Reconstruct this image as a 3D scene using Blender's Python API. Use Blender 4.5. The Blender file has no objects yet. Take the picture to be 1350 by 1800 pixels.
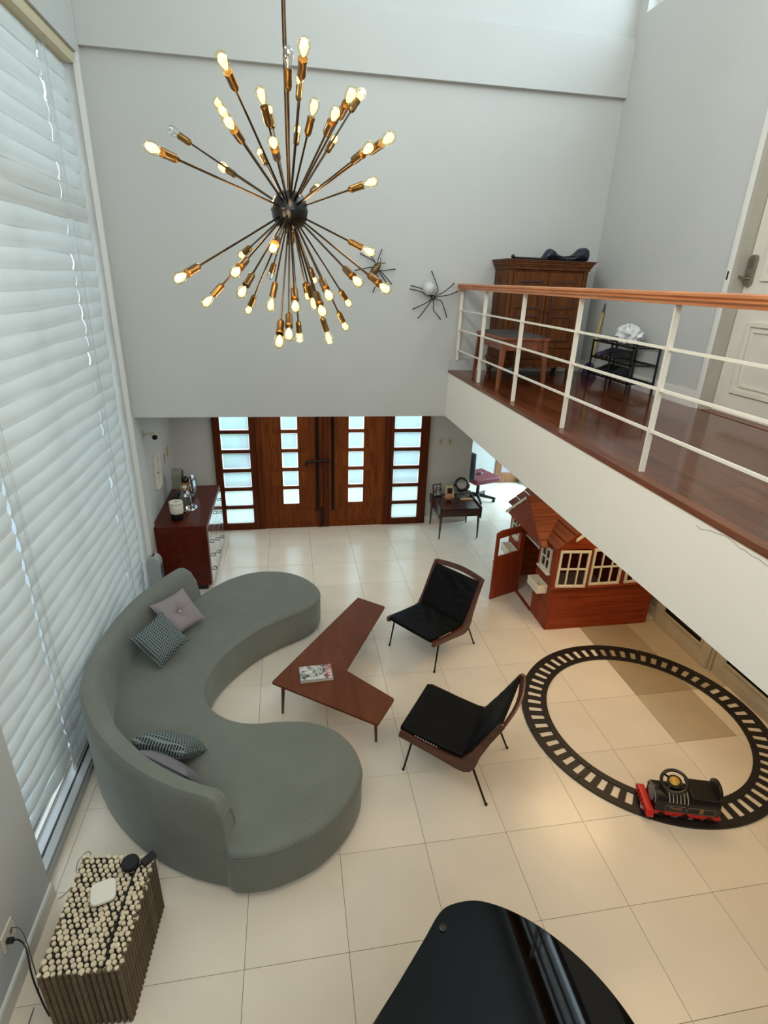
import bpy, bmesh, math, random
from mathutils import Vector, Matrix

# ---------------------------------------------------------------- scene, camera, light
sc = bpy.context.scene
C = sc.collection
rnd = random.Random(7)
pi = math.pi

def srgb(c):
    r = []
    for v in c[:3]:
        v = v / 255.0
        r.append(v / 12.92 if v <= 0.04045 else ((v + 0.055) / 1.055) ** 2.4)
    return (r[0], r[1], r[2], 1.0)

CAM = Vector((0.36314, -1.94574, 3.63627))
YAW, PIT, ROL, FPX = 0.178271, 0.398976, 0.0354778, 963.06
fw = Vector((math.sin(YAW) * math.cos(PIT), math.cos(YAW) * math.cos(PIT), -math.sin(PIT)))
r0 = Vector((math.cos(YAW), -math.sin(YAW), 0)); u0 = r0.cross(fw)
rt = math.cos(ROL) * r0 + math.sin(ROL) * u0
up = -math.sin(ROL) * r0 + math.cos(ROL) * u0
cd = bpy.data.cameras.new('camera'); cam = bpy.data.objects.new('camera', cd); C.objects.link(cam)
cam.matrix_world = Matrix(((rt.x, up.x, -fw.x, CAM.x), (rt.y, up.y, -fw.y, CAM.y), (rt.z, up.z, -fw.z, CAM.z), (0, 0, 0, 1)))
cd.sensor_fit = 'VERTICAL'; cd.sensor_height = 36; cd.lens = 36 * FPX / 1800
cd.clip_start = 0.05; cd.clip_end = 200
sc.camera = cam

w = bpy.data.worlds.new('sky'); sc.world = w; w.use_nodes = True
bg = w.node_tree.nodes['Background']
bg.inputs[0].default_value = (0.80, 0.92, 1.0, 1); bg.inputs[1].default_value = 1.8

def area(name, loc, rot, sx, sy, power, col):
    l = bpy.data.lights.new(name, 'AREA'); l.shape = 'RECTANGLE'; l.size = sx; l.size_y = sy
    l.energy = power; l.color = col
    o = bpy.data.objects.new(name, l); C.objects.link(o); o.location = loc; o.rotation_euler = rot
    return o
DAY = (0.80, 0.93, 1.0)
# daylight behind the blinds of the tall left window
area('daylight_left_window', (-1.95, 2.30, 2.75), (0, -pi / 2, 0), 5.0, 3.3, 36, (0.90, 0.97, 1.0))
# daylight in the high right-hand clerestory
area('daylight_clerestory', (4.15, 1.2, 7.2), (0, pi / 2, 0), 2.1, 5.2, 185, (0.72, 0.90, 1.0))
area('rear_fill_light', (0.9, -4.35, 5.6), (pi / 2, 0, 0), 4.4, 3.4, 80, (0.98, 0.98, 0.97))  # added fill light at an unseen opening in the rear wall
area('left_high_fill', (-1.85, -0.8, 7.2), (0, -pi / 2, 0), 1.9, 3.6, 320, (1.0, 0.985, 0.955))  # added fill light high on the left, behind the made-up window
# daylight outside the entrance and in the garden room on the right
area('daylight_entrance', (0.85, 8.6, 3.6), (-pi * 0.36, 0, 0), 4.4, 3.0, 330, DAY)
area('daylight_garden_room', (5.35, 7.0, 1.15), (0, pi / 2, 0), 2.0, 1.4, 115, (0.62, 0.87, 1.0))
# added warm fill lights under the gallery soffit, out of view, no fixtures
for lx, ly, e in ((3.3, 0.1, 7), (3.5, 2.2, 17), (2.7, -1.6, 2)):
    l = bpy.data.lights.new('soffit_warm_fill', 'AREA'); l.shape = 'DISK'; l.size = 1.0; l.energy = e; l.color = (1.0, 0.68, 0.34)
    o = bpy.data.objects.new('soffit_warm_fill', l); C.objects.link(o); o.location = (lx, ly, 2.205)

area('entry_fill_light', (0.7, 5.15, 2.195), (0, 0, 0), 2.4, 0.9, 13, (0.97, 0.99, 1.0))  # added fill light below the entry ceiling, hidden by the lintel
vs = sc.view_settings
vs.view_transform = 'Standard'; vs.look = 'None'; vs.gamma = 1.0; vs.use_curve_mapping = False; vs.exposure = 0.2
sc.cycles.use_denoising = True
sc.cycles.sample_clamp_indirect = 6.0
sc.cycles.max_bounces = 10; sc.cycles.diffuse_bounces = 6; sc.cycles.transparent_max_bounces = 16
sc.cycles.caustics_reflective = False; sc.cycles.caustics_refractive = False

# ---------------------------------------------------------------- materials
MATS = {}
def newmat(name):
    m = bpy.data.materials.new(name); m.use_nodes = True
    nt = m.node_tree; b = nt.nodes['Principled BSDF']
    return m, nt, b

def mat(name, col, rough=0.5, metal=0.0, var=0.0, scale=6.0, bump=0.0, bscale=60.0, spec=0.5, coat=0.0, sheen=0.0, emit=None, estr=0.0, objvar=0.0):
    if name in MATS: return MATS[name]
    m, nt, b = newmat(name); N = nt.nodes; L = nt.links
    c = srgb(col); b.inputs['Base Color'].default_value = c
    b.inputs['Roughness'].default_value = rough; b.inputs['Metallic'].default_value = metal
    b.inputs['Specular IOR Level'].default_value = spec
    b.inputs['Coat Weight'].default_value = coat; b.inputs['Coat Roughness'].default_value = 0.08
    if sheen:
        b.inputs['Sheen Weight'].default_value = sheen; b.inputs['Sheen Roughness'].default_value = 0.4
    if emit:
        b.inputs['Emission Color'].default_value = srgb(emit); b.inputs['Emission Strength'].default_value = estr
    tc = N.new('ShaderNodeTexCoord')
    last = None
    if var:
        n = N.new('ShaderNodeTexNoise'); n.inputs['Scale'].default_value = scale; n.inputs['Detail'].default_value = 6
        L.new(tc.outputs['Object'], n.inputs['Vector'])
        mr = N.new('ShaderNodeMapRange'); mr.inputs[1].default_value = 0.25; mr.inputs[2].default_value = 0.75
        mr.inputs[3].default_value = 1 - var; mr.inputs[4].default_value = 1 + var
        L.new(n.outputs['Fac'], mr.inputs[0]); last = mr.outputs[0]
    if objvar:
        oi = N.new('ShaderNodeObjectInfo'); mr = N.new('ShaderNodeMapRange')
        mr.inputs[3].default_value = 1 - objvar; mr.inputs[4].default_value = 1 + objvar
        L.new(oi.outputs['Random'], mr.inputs[0])
        if last:
            mm = N.new('ShaderNodeMath'); mm.operation = 'MULTIPLY'; L.new(last, mm.inputs[0]); L.new(mr.outputs[0], mm.inputs[1]); last = mm.outputs[0]
        else: last = mr.outputs[0]
    if last:
        vm = N.new('ShaderNodeVectorMath'); vm.operation = 'SCALE'; vm.inputs[0].default_value = c[:3]
        L.new(last, vm.inputs['Scale']); L.new(vm.outputs[0], b.inputs['Base Color'])
    if bump:
        n2 = N.new('ShaderNodeTexNoise'); n2.inputs['Scale'].default_value = bscale; n2.inputs['Detail'].default_value = 4
        L.new(tc.outputs['Object'], n2.inputs['Vector'])
        bp = N.new('ShaderNodeBump'); bp.inputs['Strength'].default_value = bump; bp.inputs['Distance'].default_value = 0.01
        L.new(n2.outputs['Fac'], bp.inputs['Height']); L.new(bp.outputs[0], b.inputs['Normal'])
    MATS[name] = m
    return m

def wood(name, c1, c2, axis='Y', scale=3.0, stretch=14.0, rough=0.35, objvar=0.12, spec=0.5, coat=0.0):
    if name in MATS: return MATS[name]
    m, nt, b = newmat(name); N = nt.nodes; L = nt.links
    tc = N.new('ShaderNodeTexCoord'); mp = N.new('ShaderNodeMapping')
    s = [scale * stretch] * 3; s['XYZ'.index(axis)] = scale; mp.inputs['Scale'].default_value = s
    oi = N.new('ShaderNodeObjectInfo')
    va = N.new('ShaderNodeVectorMath'); va.operation = 'ADD'
    mu = N.new('ShaderNodeVectorMath'); mu.operation = 'SCALE'; mu.inputs[0].default_value = (7.3, 5.1, 3.7)
    L.new(oi.outputs['Random'], mu.inputs['Scale']); L.new(tc.outputs['Object'], va.inputs[0]); L.new(mu.outputs[0], va.inputs[1])
    L.new(va.outputs[0], mp.inputs['Vector'])
    n = N.new('ShaderNodeTexNoise'); n.inputs['Scale'].default_value = 1.0; n.inputs['Detail'].default_value = 8; n.inputs['Distortion'].default_value = 0.6
    L.new(mp.outputs[0], n.inputs['Vector'])
    cr = N.new('ShaderNodeValToRGB'); cr.color_ramp.elements[0].position = 0.3; cr.color_ramp.elements[1].position = 0.72
    cr.color_ramp.elements[0].color = srgb(c1); cr.color_ramp.elements[1].color = srgb(c2)
    L.new(n.outputs['Fac'], cr.inputs[0])
    mr = N.new('ShaderNodeMapRange'); mr.inputs[3].default_value = 1 - objvar; mr.inputs[4].default_value = 1 + objvar
    L.new(oi.outputs['Random'], mr.inputs[0])
    vm = N.new('ShaderNodeVectorMath'); vm.operation = 'SCALE'
    L.new(cr.outputs[0], vm.inputs[0]); L.new(mr.outputs[0], vm.inputs['Scale']); L.new(vm.outputs[0], b.inputs['Base Color'])
    b.inputs['Roughness'].default_value = rough; b.inputs['Specular IOR Level'].default_value = spec
    b.inputs['Coat Weight'].default_value = coat; b.inputs['Coat Roughness'].default_value = 0.1
    bp = N.new('ShaderNodeBump'); bp.inputs['Strength'].default_value = 0.08; bp.inputs['Distance'].default_value = 0.004
    L.new(n.outputs['Fac'], bp.inputs['Height']); L.new(bp.outputs[0], b.inputs['Normal'])
    MATS[name] = m
    return m

def glass(name, tint=(255, 255, 255), gloss=0.12, rough=0.02, diff=0.0, diffcol=(230, 240, 245)):
    """thin pane: straight-through light plus a little reflection and, for etched glass, some scatter"""
    if name in MATS: return MATS[name]
    m = bpy.data.materials.new(name); m.use_nodes = True; nt = m.node_tree; N = nt.nodes; L = nt.links
    N.remove(N['Principled BSDF']); out = N['Material Output']
    t = N.new('ShaderNodeBsdfTransparent'); t.inputs[0].default_value = srgb(tint)
    g = N.new('ShaderNodeBsdfGlossy'); g.inputs['Roughness'].default_value = rough
    mx = N.new('ShaderNodeMixShader'); mx.inputs[0].default_value = gloss
    L.new(t.outputs[0], mx.inputs[1]); L.new(g.outputs[0], mx.inputs[2]); cur = mx
    if diff:
        d = N.new('ShaderNodeBsdfTranslucent'); d.inputs[0].default_value = srgb(diffcol)
        m2 = N.new('ShaderNodeMixShader'); m2.inputs[0].default_value = diff
        L.new(cur.outputs[0], m2.inputs[1]); L.new(d.outputs[0], m2.inputs[2]); cur = m2
    L.new(cur.outputs[0], out.inputs[0])
    MATS[name] = m
    return m

def cloth_translucent(name, col, trans=0.5):
    if name in MATS: return MATS[name]
    m = bpy.data.materials.new(name); m.use_nodes = True; nt = m.node_tree; N = nt.nodes; L = nt.links
    N.remove(N['Principled BSDF']); out = N['Material Output']
    a = N.new('ShaderNodeBsdfDiffuse'); a.inputs[0].default_value = srgb(col)
    b = N.new('ShaderNodeBsdfTranslucent'); b.inputs[0].default_value = srgb(col)
    tc = N.new('ShaderNodeTexCoord'); n = N.new('ShaderNodeTexNoise'); n.inputs['Scale'].default_value = 7; n.inputs['Detail'].default_value = 5
    L.new(tc.outputs['Object'], n.inputs['Vector'])
    mr = N.new('ShaderNodeMapRange'); mr.inputs[3].default_value = trans - 0.1; mr.inputs[4].default_value = trans + 0.1
    L.new(n.outputs['Fac'], mr.inputs[0])
    mx = N.new('ShaderNodeMixShader'); L.new(mr.outputs[0], mx.inputs[0])
    L.new(a.outputs[0], mx.inputs[1]); L.new(b.outputs[0], mx.inputs[2]); L.new(mx.outputs[0], out.inputs[0])
    MATS[name] = m
    return m

def lattice(name, line, cell, scale):
    if name in MATS: return MATS[name]
    m, nt, b = newmat(name); N = nt.nodes; L = nt.links
    tc = N.new('ShaderNodeTexCoord'); mp = N.new('ShaderNodeMapping'); mp.inputs['Rotation'].default_value = (0, 0, 0)
    mp.inputs['Scale'].default_value = (scale, scale, scale)
    L.new(tc.outputs['Object'], mp.inputs[0])
    br = N.new('ShaderNodeTexBrick'); br.offset = 0.5; br.inputs['Scale'].default_value = 1.0
    br.inputs['Color1'].default_value = srgb(cell); br.inputs['Color2'].default_value = srgb(cell); br.inputs['Mortar'].default_value = srgb(line)
    br.inputs['Mortar Size'].default_value = 0.13; br.inputs['Brick Width'].default_value = 0.55; br.inputs['Row Height'].default_value = 0.55
    br.inputs['Mortar Smooth'].default_value = 0.2
    L.new(mp.outputs[0], br.inputs['Vector']); L.new(br.outputs['Color'], b.inputs['Base Color'])
    bp = N.new('ShaderNodeBump'); bp.inputs['Strength'].default_value = 0.6; bp.inputs['Distance'].default_value = 0.004
    L.new(br.outputs['Fac'], bp.inputs['Height']); L.new(bp.outputs[0], b.inputs['Normal'])
    b.inputs['Roughness'].default_value = 0.8
    MATS[name] = m
    return m

WALL = mat('wall_paint', (186, 186, 181), 0.75, var=0.025, scale=1.3, spec=0.25)
FASC = mat('fascia_paint', (233, 227, 215), 0.7, var=0.02, scale=1.5, spec=0.25)
GROUT = mat('grout', (120, 106, 88), 0.9)
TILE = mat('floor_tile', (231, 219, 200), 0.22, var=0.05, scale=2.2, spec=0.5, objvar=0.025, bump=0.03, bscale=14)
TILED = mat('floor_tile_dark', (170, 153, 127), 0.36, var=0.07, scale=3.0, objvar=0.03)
TRIMW = mat('white_trim', (214, 211, 203), 0.5, var=0.03, scale=4)
DOORW = mat('white_door_paint', (212, 205, 190), 0.5, var=0.06, scale=5)
OLDW = mat('aged_door_paint', (190, 178, 155), 0.55, var=0.10, scale=9)
CREAM = mat('cream_metal', (222, 214, 198), 0.4, var=0.03)
BLACK = mat('black_plastic', (14, 13, 13), 0.35)
DARKM = mat('dark_metal', (28, 25, 23), 0.35, metal=0.7)
CHROME = mat('chrome', (205, 205, 205), 0.12, metal=1.0)
BRASS = mat('aged_brass', (126, 96, 54), 0.28, metal=1.0, var=0.15, scale=30)
ALU = mat('window_aluminium', (178, 180, 178), 0.4, metal=0.3)
DARKGLASS = mat('dark_glass', (10, 10, 10), 0.08, spec=0.6)
REDWOOD = wood('entry_door_wood', (58, 22, 5), (96, 42, 11), 'Z', 2.0, 14, 0.5, spec=0.16)
REDWOOD2 = wood('entry_door_panel', (84, 38, 8), (124, 62, 18), 'Z', 2.0, 12, 0.5, spec=0.16)
DRESS = wood('dresser_wood', (66, 16, 5), (96, 30, 9), 'Y', 2.0, 14, 0.35, spec=0.3)
PLANK = wood('gallery_plank', (76, 36, 19), (110, 58, 34), 'Y', 2.2, 12, 0.12, objvar=0.16, spec=0.42)
NOSE = wood('gallery_nosing', (92, 48, 26), (124, 68, 38), 'Y', 2.2, 12, 0.3)
RAILW = wood('handrail_wood', (176, 104, 58), (210, 140, 88), 'Y', 3.0, 16, 0.35)
WARD = wood('wardrobe_wood', (72, 38, 14), (108, 62, 28), 'Z', 2.4, 12, 0.5, spec=0.16)
WARDD = wood('wardrobe_dark_wood', (52, 25, 13), (80, 42, 24), 'X', 2.4, 12, 0.42)
STOOLW = wood('stool_wood', (92, 46, 24), (136, 74, 42), 'Z', 3, 10, 0.4)
TABLEW = wood('coffee_table_teak', (94, 50, 30), (112, 64, 42), 'Y', 1.4, 5, 0.45, objvar=0.0, spec=0.1)
CHAIRW = wood('chair_teak', (56, 26, 15), (96, 48, 29), 'Y', 3, 9, 0.35)
SIDEW = wood('side_table_rosewood', (38, 17, 13), (72, 34, 26), 'X', 2.4, 12, 0.25, coat=0.3)
HOUSEW = wood('playhouse_cedar', (120, 42, 16), (158, 68, 30), 'X', 2.0, 12, 0.5, spec=0.3)
HOUSEWV = wood('playhouse_cedar_upright', (116, 40, 16), (152, 64, 28), 'Z', 2.0, 12, 0.5, spec=0.3)
HROOF = wood('playhouse_roof_board', (106, 50, 25), (148, 80, 44), 'X', 2.0, 12, 0.45)
HROOFY = wood('playhouse_roof_board_along', (106, 50, 25), (148, 80, 44), 'Y', 2.0, 12, 0.45)
HWHITE = mat('playhouse_white', (226, 218, 200), 0.5)
LEATHER = mat('black_leather', (6, 6, 6), 0.65, spec=0.18, var=0.25, scale=7, bump=0.25, bscale=22)
VELVET = mat('sage_velvet', (116, 119, 110), 0.9, var=0.07, scale=5, bump=0.05, bscale=180, spec=0.1, sheen=0.22)
def creased(src, name, centre, across, pitch, radius):
    m = src.copy(); m.name = name; nt = m.node_tree; N = nt.nodes; L = nt.links; b = N['Principled BSDF']
    def node(t, op=None, **kw):
        n = N.new(t)
        if op: n.operation = op
        return n
    g = N.new('ShaderNodeNewGeometry'); nz = N.new('ShaderNodeTexNoise'); nz.inputs['Scale'].default_value = 5
    L.new(g.outputs['Position'], nz.inputs['Vector'])
    d = node('ShaderNodeVectorMath', 'DOT_PRODUCT'); d.inputs[1].default_value = across; L.new(g.outputs['Position'], d.inputs[0])
    ma = node('ShaderNodeMath', 'MULTIPLY_ADD'); ma.inputs[1].default_value = 2 * pi / pitch; L.new(d.outputs['Value'], ma.inputs[0])
    m9 = node('ShaderNodeMath', 'MULTIPLY'); m9.inputs[1].default_value = 9; L.new(nz.outputs['Fac'], m9.inputs[0]); L.new(m9.outputs[0], ma.inputs[2])
    s = node('ShaderNodeMath', 'SINE'); L.new(ma.outputs[0], s.inputs[0])
    pw = node('ShaderNodeMath', 'MAXIMUM'); pw.inputs[1].default_value = -0.2; L.new(s.outputs[0], pw.inputs[0])
    ds = node('ShaderNodeVectorMath', 'DISTANCE'); ds.inputs[1].default_value = centre; L.new(g.outputs['Position'], ds.inputs[0])
    mr = N.new('ShaderNodeMapRange'); mr.inputs[1].default_value = radius * .35; mr.inputs[2].default_value = radius; mr.inputs[3].default_value = 1; mr.inputs[4].default_value = 0
    L.new(ds.outputs['Value'], mr.inputs[0])
    mm = node('ShaderNodeMath', 'MULTIPLY'); L.new(pw.outputs[0], mm.inputs[0]); L.new(mr.outputs[0], mm.inputs[1])
    bp = N.new('ShaderNodeBump'); bp.inputs['Strength'].default_value = 0.5; bp.inputs['Distance'].default_value = 0.006
    old = b.inputs['Normal'].links[0].from_socket; L.new(mm.outputs[0], bp.inputs['Height']); L.new(old, bp.inputs['Normal']); L.new(bp.outputs[0], b.inputs['Normal'])
    return m
VELSEAT = creased(VELVET, 'sage_velvet_seat', (.42, .64, .40), (.76, .65, 0), .036, .30)
MAUVE = mat('mauve_linen', (138, 128, 130), 0.85, var=0.05, scale=25, bump=0.15, bscale=220)
MAUVED = mat('dusky_mauve_linen', (112, 108, 114), 0.85, var=0.05, scale=25, bump=0.15, bscale=220)
LATT = lattice('lattice_weave', (112, 124, 122), (14, 18, 20), 26)
PIANO = mat('piano_lacquer', (2, 3, 4), 0.03, spec=0.3)
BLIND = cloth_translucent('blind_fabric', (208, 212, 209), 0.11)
BLINDS = cloth_translucent('blind_fabric_joint_band', (200, 201, 196), 0.08)  # greyer, less translucent cloth of the wide joint band
TAN = mat('headrail_tan', (196, 184, 152), 0.55)
PANE = glass('window_pane', (250, 253, 255), 0.06)
ETCH = glass('etched_entry_pane', (208, 226, 228), 0.06, 0.1, 0.25)
EDGEG = glass('bevelled_pane_edge', (255, 255, 255), 0.2, 0.05, 0.55, (255, 255, 255))
CLEAR = glass('clear_glass', (228, 232, 230), 0.22, 0.02)
GREYP = mat('heater_grey', (150, 156, 154), 0.35, var=0.02)
TRACK = mat('track_black', (26, 22, 21), 0.5, var=0.1, scale=12)
RED = mat('toy_red', (198, 38, 32), 0.35)
GOLD = mat('toy_gold', (196, 158, 62), 0.4, metal=0.3)

# ---------------------------------------------------------------- mesh helpers
ORG = {}
class MB:
    def __init__(s): s.v = []; s.f = []; s.m = None
    def add(s, vs, fs):
        n = len(s.v)
        for p in vs:
            p = Vector(p); s.v.append(s.m @ p if s.m else p)
        s.f += [tuple(i + n for i in f) for f in fs]
        return s
    def box(s, x0, x1, y0, y1, z0, z1):
        return s.add([(x0, y0, z0), (x1, y0, z0), (x1, y1, z0), (x0, y1, z0), (x0, y0, z1), (x1, y0, z1), (x1, y1, z1), (x0, y1, z1)],
                     [(0, 3, 2, 1), (4, 5, 6, 7), (0, 1, 5, 4), (1, 2, 6, 5), (2, 3, 7, 6), (3, 0, 4, 7)])
    def prism(s, poly, z0, z1):
        n = len(poly)
        if sum(poly[i][0] * poly[(i + 1) % n][1] - poly[(i + 1) % n][0] * poly[i][1] for i in range(n)) < 0: poly = poly[::-1]
        vs = [(x, y, z0) for x, y in poly] + [(x, y, z1) for x, y in poly]
        return s.add(vs, [tuple(range(n))[::-1], tuple(range(n, 2 * n))] + [(i, (i + 1) % n, n + (i + 1) % n, n + i) for i in range(n)])
    def xprism(s, poly, x0, x1):   # polygon in (y,z)
        n = len(poly)
        if sum(poly[i][0] * poly[(i + 1) % n][1] - poly[(i + 1) % n][0] * poly[i][1] for i in range(n)) < 0: poly = poly[::-1]
        vs = [(x0, y, z) for y, z in poly] + [(x1, y, z) for y, z in poly]
        return s.add(vs, [tuple(range(n))[::-1], tuple(range(n, 2 * n))] + [(i, (i + 1) % n, n + (i + 1) % n, n + i) for i in range(n)])
    def yprism(s, poly, y0, y1):   # polygon in (x,z)
        n = len(poly)
        if sum(poly[i][0] * poly[(i + 1) % n][1] - poly[(i + 1) % n][0] * poly[i][1] for i in range(n)) < 0: poly = poly[::-1]
        vs = [(x, y0, z) for x, z in poly] + [(x, y1, z) for x, z in poly]
        return s.add(vs, [tuple(range(n)), tuple(range(n, 2 * n))[::-1]] + [((i + 1) % n, i, n + i, n + (i + 1) % n) for i in range(n)])
    def tube(s, pts, r, n=8):
        pts = [Vector(p) for p in pts]; k = len(pts)
        rs = r if isinstance(r, (list, tuple)) else [r] * k
        vs = []; prev = None
        for i, p in enumerate(pts):
            d = (pts[min(i + 1, k - 1)] - pts[max(i - 1, 0)]).normalized()
            if prev is None:
                a = Vector((0, 0, 1)) if abs(d.z) < 0.9 else Vector((1, 0, 0))
                prev = d.cross(a).normalized()
            else:
                prev = (prev - d * prev.dot(d)).normalized()
            b = d.cross(prev)
            for j in range(n):
                a = 2 * pi * j / n; vs.append(p + (prev * math.cos(a) + b * math.sin(a)) * rs[i])
        fs = []
        for i in range(k - 1):
            for j in range(n):
                fs.append((i * n + j, i * n + (j + 1) % n, (i + 1) * n + (j + 1) % n, (i + 1) * n + j))
        fs += [tuple(range(n))[::-1], tuple(range((k - 1) * n, k * n))]
        return s.add(vs, fs)
    def lathe(s, prof, n=24, o=(0, 0, 0), ax=None):
        """profile of (radius, height) turned about z (or about the direction ax)"""
        M = Matrix.Translation(Vector(o))
        if ax is not None: M = M @ Vector(ax).to_track_quat('Z', 'Y').to_matrix().to_4x4()
        vs = []; fs = []
        for r, z in prof:
            for j in range(n):
                a = 2 * pi * j / n; vs.append(M @ Vector((r * math.cos(a), r * math.sin(a), z)))
        k = len(prof)
        for i in range(k - 1):
            for j in range(n):
                fs.append((i * n + j, i * n + (j + 1) % n, (i + 1) * n + (j + 1) % n, (i + 1) * n + j))
        fs += [tuple(range(n))[::-1], tuple(range((k - 1) * n, k * n))]
        return s.add(vs, fs)
    def grid(s, f, nu, nv):
        vs = [f(i / nu, j / nv) for j in range(nv + 1) for i in range(nu + 1)]
        fs = [(j * (nu + 1) + i, j * (nu + 1) + i + 1, (j + 1) * (nu + 1) + i + 1, (j + 1) * (nu + 1) + i) for j in range(nv) for i in range(nu)]
        return s.add(vs, fs)
    def build(s, name, m, parent=None, smooth=False, bevel=0.0, seg=2, fix=True, solid=0.0):
        me = bpy.data.meshes.new(name)
        lo = Vector((min(p[i] for p in s.v) for i in range(3))); hi = Vector((max(p[i] for p in s.v) for i in range(3)))
        c = Vector(((lo.x + hi.x) / 2, (lo.y + hi.y) / 2, lo.z))
        me.from_pydata([p - c for p in s.v], [], s.f)
        if fix or bevel:
            b = bmesh.new(); b.from_mesh(me)
            if fix: bmesh.ops.recalc_face_normals(b, faces=b.faces)
            if bevel:
                es = [e for e in b.edges if len(e.link_faces) == 2 and e.calc_face_angle(0) > 0.5]
                bmesh.ops.bevel(b, geom=es, offset=bevel, segments=seg, affect='EDGES', profile=0.6, clamp_overlap=True)
            b.to_mesh(me); b.free()
        me.materials.append(m)
        if smooth:
            me.polygons.foreach_set('use_smooth', [True] * len(me.polygons))
            me.set_sharp_from_angle(angle=math.radians(40))
        o = bpy.data.objects.new(name, me); C.objects.link(o)
        if smooth and bevel:
            o.modifiers.new('weighted', 'WEIGHTED_NORMAL').keep_sharp = True
        if solid:
            md = o.modifiers.new('thick', 'SOLIDIFY'); md.thickness = solid
        if parent is not None:
            o.parent = parent; o.location = c - ORG[parent.name]
        else: o.location = c
        ORG[o.name] = c
        return o

def thing(name, label, cat, loc=(0, 0, 0), rotz=None, group=None):
    """an empty at the base; children in world coordinates unless rotz is given (then local)"""
    o = bpy.data.objects.new(name, None); C.objects.link(o); o.location = loc; o.empty_display_size = 0.1
    o['label'] = label; o['category'] = cat
    if group: o['group'] = group
    if rotz is not None: o.rotation_euler = (0, 0, rotz); ORG[o.name] = Vector((0, 0, 0))
    else: ORG[o.name] = Vector(loc)
    return o
def tag(o, label, cat, group=None):
    o['label'] = label; o['category'] = cat
    if group: o['group'] = group
    return o
def struct(o): o['kind'] = 'structure'; return o
def dup(root, loc=None, rotz=None, label=None):
    r = root.copy(); C.objects.link(r)
    if loc is not None: r.location = loc
    if rotz is not None: r.rotation_euler = (0, 0, rotz)
    if label: r['label'] = label
    for ch in list(root.children):
        c = ch.copy(); C.objects.link(c); c.parent = r
        for g in list(ch.children):
            d = g.copy(); C.objects.link(d); d.parent = c
    return r
def piece(src, parent, loc):
    """another copy of a part sharing its mesh; loc in the thing's space"""
    o = src.copy(); C.objects.link(o); o.parent = parent; o.location = Vector(loc) - ORG[parent.name]; ORG[o.name] = Vector(loc)
    return o
def box(name, m, parent, x0, x1, y0, y1, z0, z1, bevel=0.0):
    return MB().box(x0, x1, y0, y1, z0, z1).build(name, m, parent, bevel=bevel, smooth=bool(bevel))
def catmull(P, per=8, closed=False):
    P = [Vector(p) for p in P]; n = len(P); out = []
    for i in range(n if closed else n - 1):
        g = (lambda k: P[k % n]) if closed else (lambda k: P[max(0, min(n - 1, k))])
        p0, p1, p2, p3 = g(i - 1), g(i), g(i + 1), g(i + 2)
        for k in range(per):
            t = k / per
            out.append(0.5 * ((2 * p1) + (p2 - p0) * t + (2 * p0 - 5 * p1 + 4 * p2 - p3) * t * t + (3 * p1 - p0 - 3 * p2 + p3) * t ** 3))
    if not closed: out.append(P[-1])
    return out
def text(body, m, parent, mtx, size, name='lettering', depth=0.0006):
    cu = bpy.data.curves.new(name, 'FONT'); cu.body = body; cu.size = size; cu.align_x = 'CENTER'; cu.align_y = 'CENTER'; cu.extrude = depth
    t = bpy.data.objects.new(name, cu); C.objects.link(t)
    dg = bpy.context.evaluated_depsgraph_get(); me = bpy.data.meshes.new_from_object(t.evaluated_get(dg))
    bpy.data.objects.remove(t); bpy.data.curves.remove(cu)
    me.materials.clear(); me.materials.append(m)
    o = bpy.data.objects.new(name, me); C.objects.link(o); o.parent = parent
    o.matrix_local = Matrix.Translation(-ORG[parent.name]) @ mtx
    return o
# ---------------------------------------------------------------- the setting
YU, XM, ZS, ZF, XR = 4.12, 2.135, 2.22, 2.743, 3.70     # upper wall, gallery edge, soffit, gallery floor, gallery wall
TOP = 8.5
floor = struct(MB().box(-1.6, 5.6, -4.6, 8.3, -0.12, -0.004).build('floor', GROUT))
tile_mesh = None
for i in range(-3, 10):
    for j in range(-4, 14):
        x0, x1, y0, y1 = max(.6 * i, -1.30), min(.6 * i + .6, 5.4), .6 * j, min(.6 * j + .6, 7.85)
        if x1 - x0 < 0.02 or y1 - y0 < 0.02: continue
        g = 0.0016
        full = abs(x1 - x0 - .6) < 1e-6 and abs(y1 - y0 - .6) < 1e-6
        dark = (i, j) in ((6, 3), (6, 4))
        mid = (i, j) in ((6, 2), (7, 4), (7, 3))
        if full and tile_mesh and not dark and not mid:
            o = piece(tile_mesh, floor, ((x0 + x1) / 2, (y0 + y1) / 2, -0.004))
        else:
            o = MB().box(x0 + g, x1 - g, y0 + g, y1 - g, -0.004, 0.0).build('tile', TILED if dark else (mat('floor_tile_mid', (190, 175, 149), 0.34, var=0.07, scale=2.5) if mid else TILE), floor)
            if full and not dark and not mid: tile_mesh = o

# left side: near pier, wall over the window, far pier, wall of the entrance recess
struct(MB().box(-1.55, -1.21, -4.4, 0.59, 0, 6.2).box(-1.55, -1.21, -4.4, -2.6, 6.2, TOP).box(-1.55, -1.21, -2.6, .59, 8.2, TOP).box(-1.55, -1.26, 0.59, 4.02, 5.28, 6.2).box(-1.55, -1.26, 4.02, 4.32, 0, TOP).box(-1.55, -1.26, 1.0, 4.02, 6.2, TOP).box(-1.55, -1.26, .59, 1.0, 8.2, TOP).build('wall_left', WALL))
struct(MB().box(-1.55, -1.30, 4.32, 6.30, 0, ZS).build('wall_entry_left', WALL))
bb = MB(); bb.yprism([(-1.21, 0), (-1.192, 0), (-1.192, .105), (-1.198, .118), (-1.21, .12)], -4.4, .59); struct(bb.build('baseboard_left', TRIMW))
struct(MB().box(-1.30, -1.285, 4.32, 6.08, 0, .12).build('baseboard_entry_left', TRIMW))
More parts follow.
